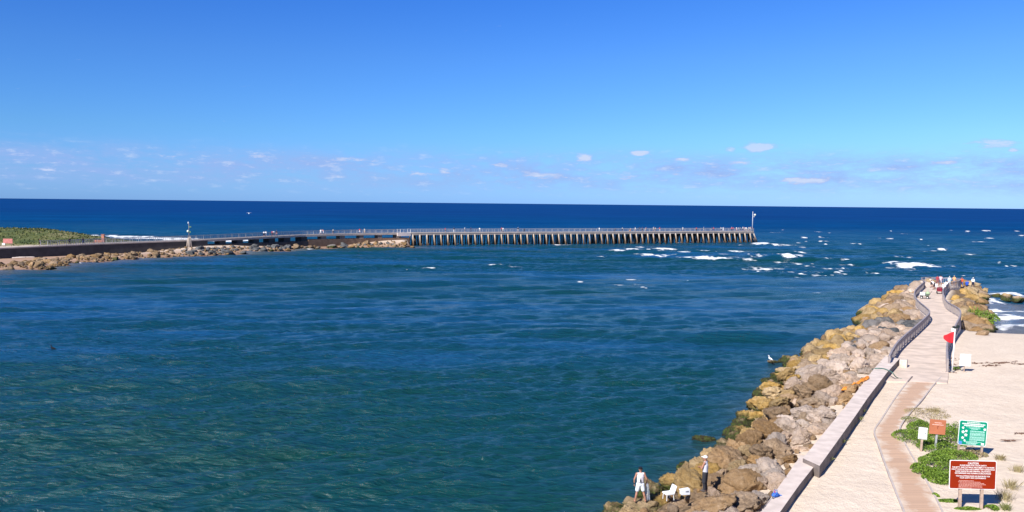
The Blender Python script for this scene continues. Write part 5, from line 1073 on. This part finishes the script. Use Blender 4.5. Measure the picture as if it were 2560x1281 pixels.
# far rocks along the wall toe
rf = random.Random(55); placed.clear()
LTOT = sum((b-a).length for a, b in zip(LW[2:-1], LW[3:]))
n_f = 0
for k in range(2600):
    if n_f >= 230: break
    s = rf.uniform(0, LTOT); e, d = pt_along(LW[2:], s); nrm = Vector((-d.y, d.x)); px, _ = proj((e.x, e.y, 0)); wmax = 10 if px < 350 else (7.5 if px < 700 else 5.5); p = e+nrm*rf.uniform(-.2, wmax)
    dd, _ = sdist(np.array([[p.x]]), np.array([[p.y]]), W2)
    if dd[0, 0] < 1.2: continue
    px, _ = proj((p.x, p.y, 1)); sz = rf.choice([.5, .7, .9, 1.2, 1.6])*(1.0 if px > 450 else .9)
    if px < 40 and rf.random() < .5: continue
    if not try_place(p, sz, .48): continue
    kd = ('slate' if rf.random() < .75 else 'grey') if 455 < px < 720 else (rf.choice(['dim', 'dim', 'dim', 'brown']) if px < 460 else rf.choice(['dim', 'slate', 'grey', 'dim']))
    zz = max(fz(p.x, p.y), .0); add_rock(p.x, p.y, zz+sz*.12, sz*1.2, sz*.95, sz*.62, kd, 'far', rf, low=True, tilt=.6); n_f += 1
mb = MB()
for k in range(650):
    s = rf.uniform(0, LTOT); e, d = pt_along(LW[2:], s); nrm = Vector((-d.y, d.x)); p = e+nrm*rf.uniform(0, 9); dd, _ = sdist(np.array([[p.x]]), np.array([[p.y]]), W2)
    if dd[0, 0] < .5: continue
    sc = rf.uniform(.25, .7); zz = max(fz(p.x, p.y), 0); R = Matrix.Rotation(rf.uniform(0, 6), 3, 'Z') @ Matrix.Rotation(rf.uniform(0, 3), 3, 'X'); mb.add([R @ Vector((v.x*sc, v.y*sc*.8, v.z*sc*.7))+Vector((p.x, p.y, zz+.1)) for v in tv], tf)
o = mb.build('shore_stones', RM['dim'], smooth=True); tag(o, 'small stones and debris below the far sea wall', 'rubble', kind='stuff')
q = at(38, 648, 1.5); m = MB(); [m.tube((i*.9-1, rf.uniform(-1, 1), .2+.1*i), (i*.9+2.8, rf.uniform(-1, 1), .5), .16, .1, 7) for i in range(3)]; tag(m.build('driftwood', mat('drift', (.5, .42, .38), .9, .2, 2, .2), loc=q), 'pale driftwood logs on the rocks at the far left', 'driftwood')
# ------------------------------------------------------------------ PEOPLE ON THE FAR PIER
PP = {}
def far_person(px, shirt, pants, label, on='pier', k=0, hat=None, dep=2.0, dz=0):
    key = (shirt, pants, hat, k)
    if on == 'pier':
        lo_, hi_ = 0, PL
        for _ in range(40):
            m_ = (lo_+hi_)/2
            if proj(PA+pd*m_+pb_*dep)[0] < px: lo_ = m_
            else: hi_ = m_
        loc = PA+pd*lo_+pb_*dep
    else:
        q, d = kpos(sAt(px)); loc = q+back(d)*min(dep, 3.2)
    loc = loc+Vector((0, 0, dz))
    kw = dict(vox=.035, group='people on the far pier and walkway', hat=hat, short=k % 2 == 0, sleeve=(.6, 1.5, .8)[k % 3], seated=k == 3, lean=.35 if k == 2 else 0)
    if key not in PP:
        r_, _ = person(label, loc, random.uniform(0, 6.2), shirt, pants, **kw); PP[key] = r_; return r_
    src = PP[key]; r_ = src.copy(); C.objects.link(r_); r_.location = loc; r_.rotation_euler.z = random.uniform(0, 6.2); r_['label'] = label
    for ch in src.children: c_ = ch.copy(); c_.parent = r_; C.objects.link(c_)
    return r_
w_, bk_, rd, nv, tn_, gy_, pk, org = (.82, .82, .82), (.02, .02, .03), (.60, .05, .06), (.03, .05, .15), (.5, .38, .26), (.4, .42, .42), (.7, .4, .4), (.7, .28, .08)
walk_p = [(109, nv, bk_, 'person in blue-grey on the far walkway below the dune, nearest the left edge', 0), (183, bk_, bk_, 'dark-clothed person walking by the far walkway railing beneath the dune end', 1), (217, bk_, nv, 'dark person standing where the far surf shows behind', 1),
          (670, w_, bk_, 'person in white top, left of the first pair on the catwalk', 0), (675, w_, w_, 'person all in white, right of the first pair on the catwalk', 1), (690.5, rd, bk_, 'person in dark red, left of the trio on the catwalk', 0), (694.5, w_, tn_, 'person in white, middle of the trio on the catwalk', 0), (701.5, bk_, pk, 'person in black top, right of the trio on the catwalk', 0),
          (810, w_, w_, 'large figure in bright white on the catwalk', 0), (816, pk, w_, 'person in pink stooping beside the figure in bright white', 2), (841, gy_, bk_, 'person in grey with dark shorts between the white and red figures', 0), (906, rd, w_, 'person in red leaning on the catwalk rail', 2), (918, gy_, tn_, 'person in grey-green just right of the leaning red one', 1)]
for px, a, b_, lb, k in walk_p: far_person(px, a, b_, lb, 'walk', k)
pier_p = [(1113, rd, bk_, 0, 'dark red'), (1135, bk_, w_, 1, 'black and white'), (1162, w_, bk_, 0, 'white'), (1177, nv, nv, 1, 'navy'), (1199, w_, gy_, 0, 'white and grey'), (1254, rd, bk_, 0, 'red'), (1257.5, w_, gy_, 0, 'white'), (1295, bk_, gy_, 0, 'black'), (1311, bk_, bk_, 3, 'black'), (1498, w_, gy_, 1, 'white'),
          (1538, bk_, bk_, 3, 'black'), (1556, w_, bk_, 0, 'white'), (1576, org, org, 3, 'orange'), (1588, w_, tn_, 0, 'white and tan'), (1598, bk_, bk_, 1, 'black'), (1606, nv, bk_, 0, 'navy'), (1614, pk, gy_, 2, 'pink'), (1633.5, w_, tn_, 0, 'white and tan'), (1638, tn_, bk_, 0, 'tan'), (1649, rd, gy_, 1, 'red'), (1707, w_, gy_, 0, 'white'), (1741, rd, bk_, 1, 'red'), (1759, gy_, gy_, 0, 'grey'),
          (1778, nv, gy_, 2, 'blue'), (1784, rd, nv, 2, 'red'), (1803, w_, bk_, 2, 'white'), (1808, w_, w_, 1, 'white'), (1829, rd, bk_, 1, 'red'), (1833, rd, nv, 0, 'red'), (1841, w_, pk, 0, 'white'), (1845, w_, gy_, 2, 'white'), (1850, gy_, bk_, 0, 'grey'), (1857, w_, bk_, 0, 'white'), (1861, pk, gy_, 0, 'pink'), (1865, w_, tn_, 1, 'white'), (1871, gy_, tn_, 0, 'grey'), (1875, w_, nv, 0, 'white'), (1879, bk_, gy_, 1, 'black'), (1883, w_, gy_, 0, 'white'), (1887, rd, gy_, 0, 'dark red')]
ords = ['first', 'second', 'third', 'fourth', 'fifth', 'sixth', 'seventh', 'eighth', 'ninth', 'tenth', '11th', '12th', '13th', '14th', '15th', '16th', '17th', '18th', '19th', '20th', '21st', '22nd', '23rd', '24th', '25th', '26th', '27th', '28th', '29th', '30th', '31st', '32nd', '33rd', '34th', '35th', '36th', '37th', '38th', '39th', '40th', '41st', '42nd']
for i, (px, a, b_, k, cn) in enumerate(pier_p):
    pos_ = 'seated' if k == 3 else 'stooping' if k == 2 else 'standing'
    far_person(px, a, b_, '%s person in %s on the pile pier, %s from its landward end' % (pos_, cn, ords[i]), 'pier', k, hat=w_ if i % 5 == 2 else None, dep=1.0+1.2*(i % 3))
# a bright lifebuoy ring board and orange kite-like tarp on pier
q = PA+pd*(PL*.615)+pb_*.6
emit_rocks()
# ------------------------------------------------------------------ boulder labels
cname = {'tan': 'tan', 'brown': 'brown', 'grey': 'grey-brown', 'pale': 'pale pinkish', 'slate': 'dark slate-grey', 'dim': 'weathered brown-tan'}
bins = {}
for r_ in rocks:
    if r_['label']: r_['o']['label'] = r_['label']; r_['o']['group'] = 'boulders of the near jetty'; continue
    sz = 'small' if r_['size'] < 1.5 else 'medium' if r_['size'] < 2.4 else 'big'
    if r_['area'] == 'channel':
        il = inner_limit(Vector((r_['x'], r_['y']))); d_, _ = sdist(np.array([[r_['x']]]), np.array([[r_['y']]]), CH); d_ = float(d_[0, 0])
        row = 'at the waterline' if abs(d_) < 1.3 else 'against the parapet' if il < 1.8 and r_['y'] < 72 else 'beside the jetty railing' if il < 2.4 else 'mid-slope'
        y = r_['y']; sec = 'near the two fishermen' if y < 46 else 'beyond the fishermen' if y < 58 else 'level with the hose' if y < 74 else 'below the flag' if y < 95 else 'by the railing bend' if y < 122 else 'near the platform'
        r_['o']['group'] = 'boulders of the near jetty'
    elif r_['area'] == 'seaward': row = 'on the seaward side of the near jetty end'; sec = ''; r_['o']['group'] = 'boulders of the near jetty'
    else:
        px, _ = proj((r_['x'], r_['y'], 0)); row = 'under the far sea wall'; sec = 'left of the dune end' if px < 230 else 'left of the channel marker' if px < 455 else 'by the channel marker' if px < 600 else 'under the catwalk' if px < 870 else 'near the pier start'
        r_['o']['group'] = 'boulders below the far wall'
    bins.setdefault((sz, cname[r_['kind']], row, sec), []).append(r_)
for (sz, cn, row, sec), L_ in bins.items():
    far_ = L_[0]['area'] == 'far'; L_.sort(key=lambda q_: q_['x'] if far_ else q_['y'])
    for i, q_ in enumerate(L_):
        pre = '' if len(L_) == 1 else (ords[i]+(' from left' if far_ else ' nearest')+' ') if i < len(ords) else ''
        q_['o']['label'] = ('%s%s %s boulder %s %s' % (pre, sz, cn, row, sec)).strip()
print('words', max(len(q['o']['label'].split()) for q in rocks)); print('objects', len(bpy.data.objects), 'boulders', len(rocks), 'channel', cnt, 'far', n_f)
